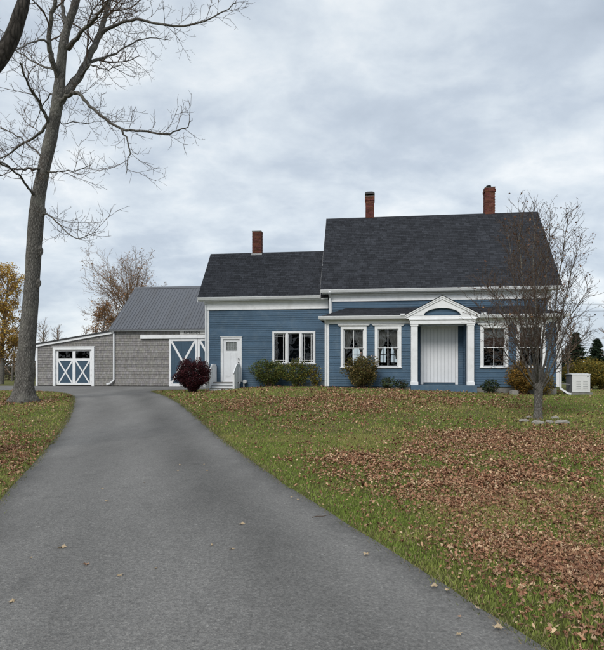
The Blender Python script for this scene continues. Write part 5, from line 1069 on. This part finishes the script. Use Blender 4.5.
# single leaves: the largest ones near the driveway and those lying on the asphalt
def leaf_mesh(seed, m):
    r = random.Random(seed); out = []
    for k in range(20):
        a = -math.pi / 2 + 2 * math.pi * k / 20; lob = .62 + .38 * (abs(math.cos(2.5 * (a - math.pi / 2))) ** 1.4) if k % 2 == 0 else .50; rr = .05 * lob * r.uniform(.85, 1.12); out.append((rr * math.cos(a), rr * math.sin(a) * 1.1, .010 * r.uniform(-.3, 1.3) * (1 + math.cos(a * 2 + seed))))
    mb = MB(); mb.v = [(0, 0, 0)] + out + [(.0015, -.05, .001), (-.0015, -.05, .001), (.004, -.092, .006)]
    mb.f = [(0, k + 1, (k + 1) % 20 + 1) for k in range(20)] + [(21, 22, 23)]; mb.c = [None] * 21; return mb.mesh('fallen_leaf', m)
lm = [leaf_mesh(k, m) for k, m in enumerate(('dry_leaf_rust', 'dry_leaf_tan', 'dry_leaf_brown', 'dry_leaf_tan', 'dry_leaf_rust', 'dry_leaf_pale'))]
cx_, cy_ = samp(9000, 2.9, 5.6, .02, 0); kk = NR.rand(len(cx_)) < leaf_density(cx_, cy_); cx_, cy_ = cx_[kk], cy_[kk]; order = np.argsort(cy_)[:270]
for i in order:
    kq = R.randrange(5); o = bpy.data.objects.new('fallen_leaf', lm[kq]); COL.objects.link(o); o.location = (cx_[i], cy_[i], gz(cx_[i], cy_[i]) + R.uniform(.022, .042)); o.rotation_euler = (R.gauss(0, .45), R.gauss(0, .45), R.uniform(0, 6.28)); s_ = R.uniform(.36, .6); o.scale = (s_ * R.uniform(.45, 1), s_ * 1.1, s_ * R.uniform(.8, 2.6)); tag(o, ('rust brown', 'light tan', 'dark brown', 'light tan', 'rust brown')[kq] + ' dry leaf lying in the grass by the driveway', 'leaf', ('rust brown', 'light tan', 'dark brown', 'light tan', 'rust brown')[kq] + ' leaves in the near grass')
road = [(62, 551.5, 1.25, 5), (86.5, 568.5, 1.0, 1), (120, 580, .8, 5), (107, 504, .8, 5), (102, 491.5, .7, 5), (144, 485, .6, 5), (180, 467, .9, 5), (178, 473, .6, 5), (207, 473, .7, 5), (204, 466.5, .55, 5), (242, 527.5, 1.0, 5), (232, 553, .8, 5), (212, 549, .6, 5), (292, 500, .7, 5), (298, 502.5, .7, 5), (366, 558, .9, 5), (434, 591, .9, 5), (498, 633.5, 1.0, 5), (459, 640, .6, 5), (477, 613, .7, 5), (459, 622, .4, 1), (12, 607, .8, 5), (156, 573, .4, 5), (31, 562, .4, 5), (447, 595, .6, 5)]
for px, py, s_, m_ in road:
    x, y = gp(px, py); o = bpy.data.objects.new('fallen_leaf', lm[m_]); COL.objects.link(o); o.location = (x, y, gz(x, y) + .036); o.rotation_euler = (R.gauss(0, .06), R.gauss(0, .06), R.uniform(0, 6.28)); s_ *= .72; o.scale = (s_, s_ * R.uniform(.6, 1), s_); tag(o, 'single pale dry leaf lying flat on the grey asphalt', 'leaf', 'leaves on the driveway')
x, y = gp(312, 521); q = Tubes(); q.add([(0, 0, 0), (.05, .03, .004), (.11, .035, .002), (.19, .09, .006)], [.005, .004, .004, .002], 5); o = q.obj('fallen_twig', 'stem', None); o.location = (x, y, gz(x, y) + .038); tag(o, 'thin dark broken twig at the driveway edge', 'twig')
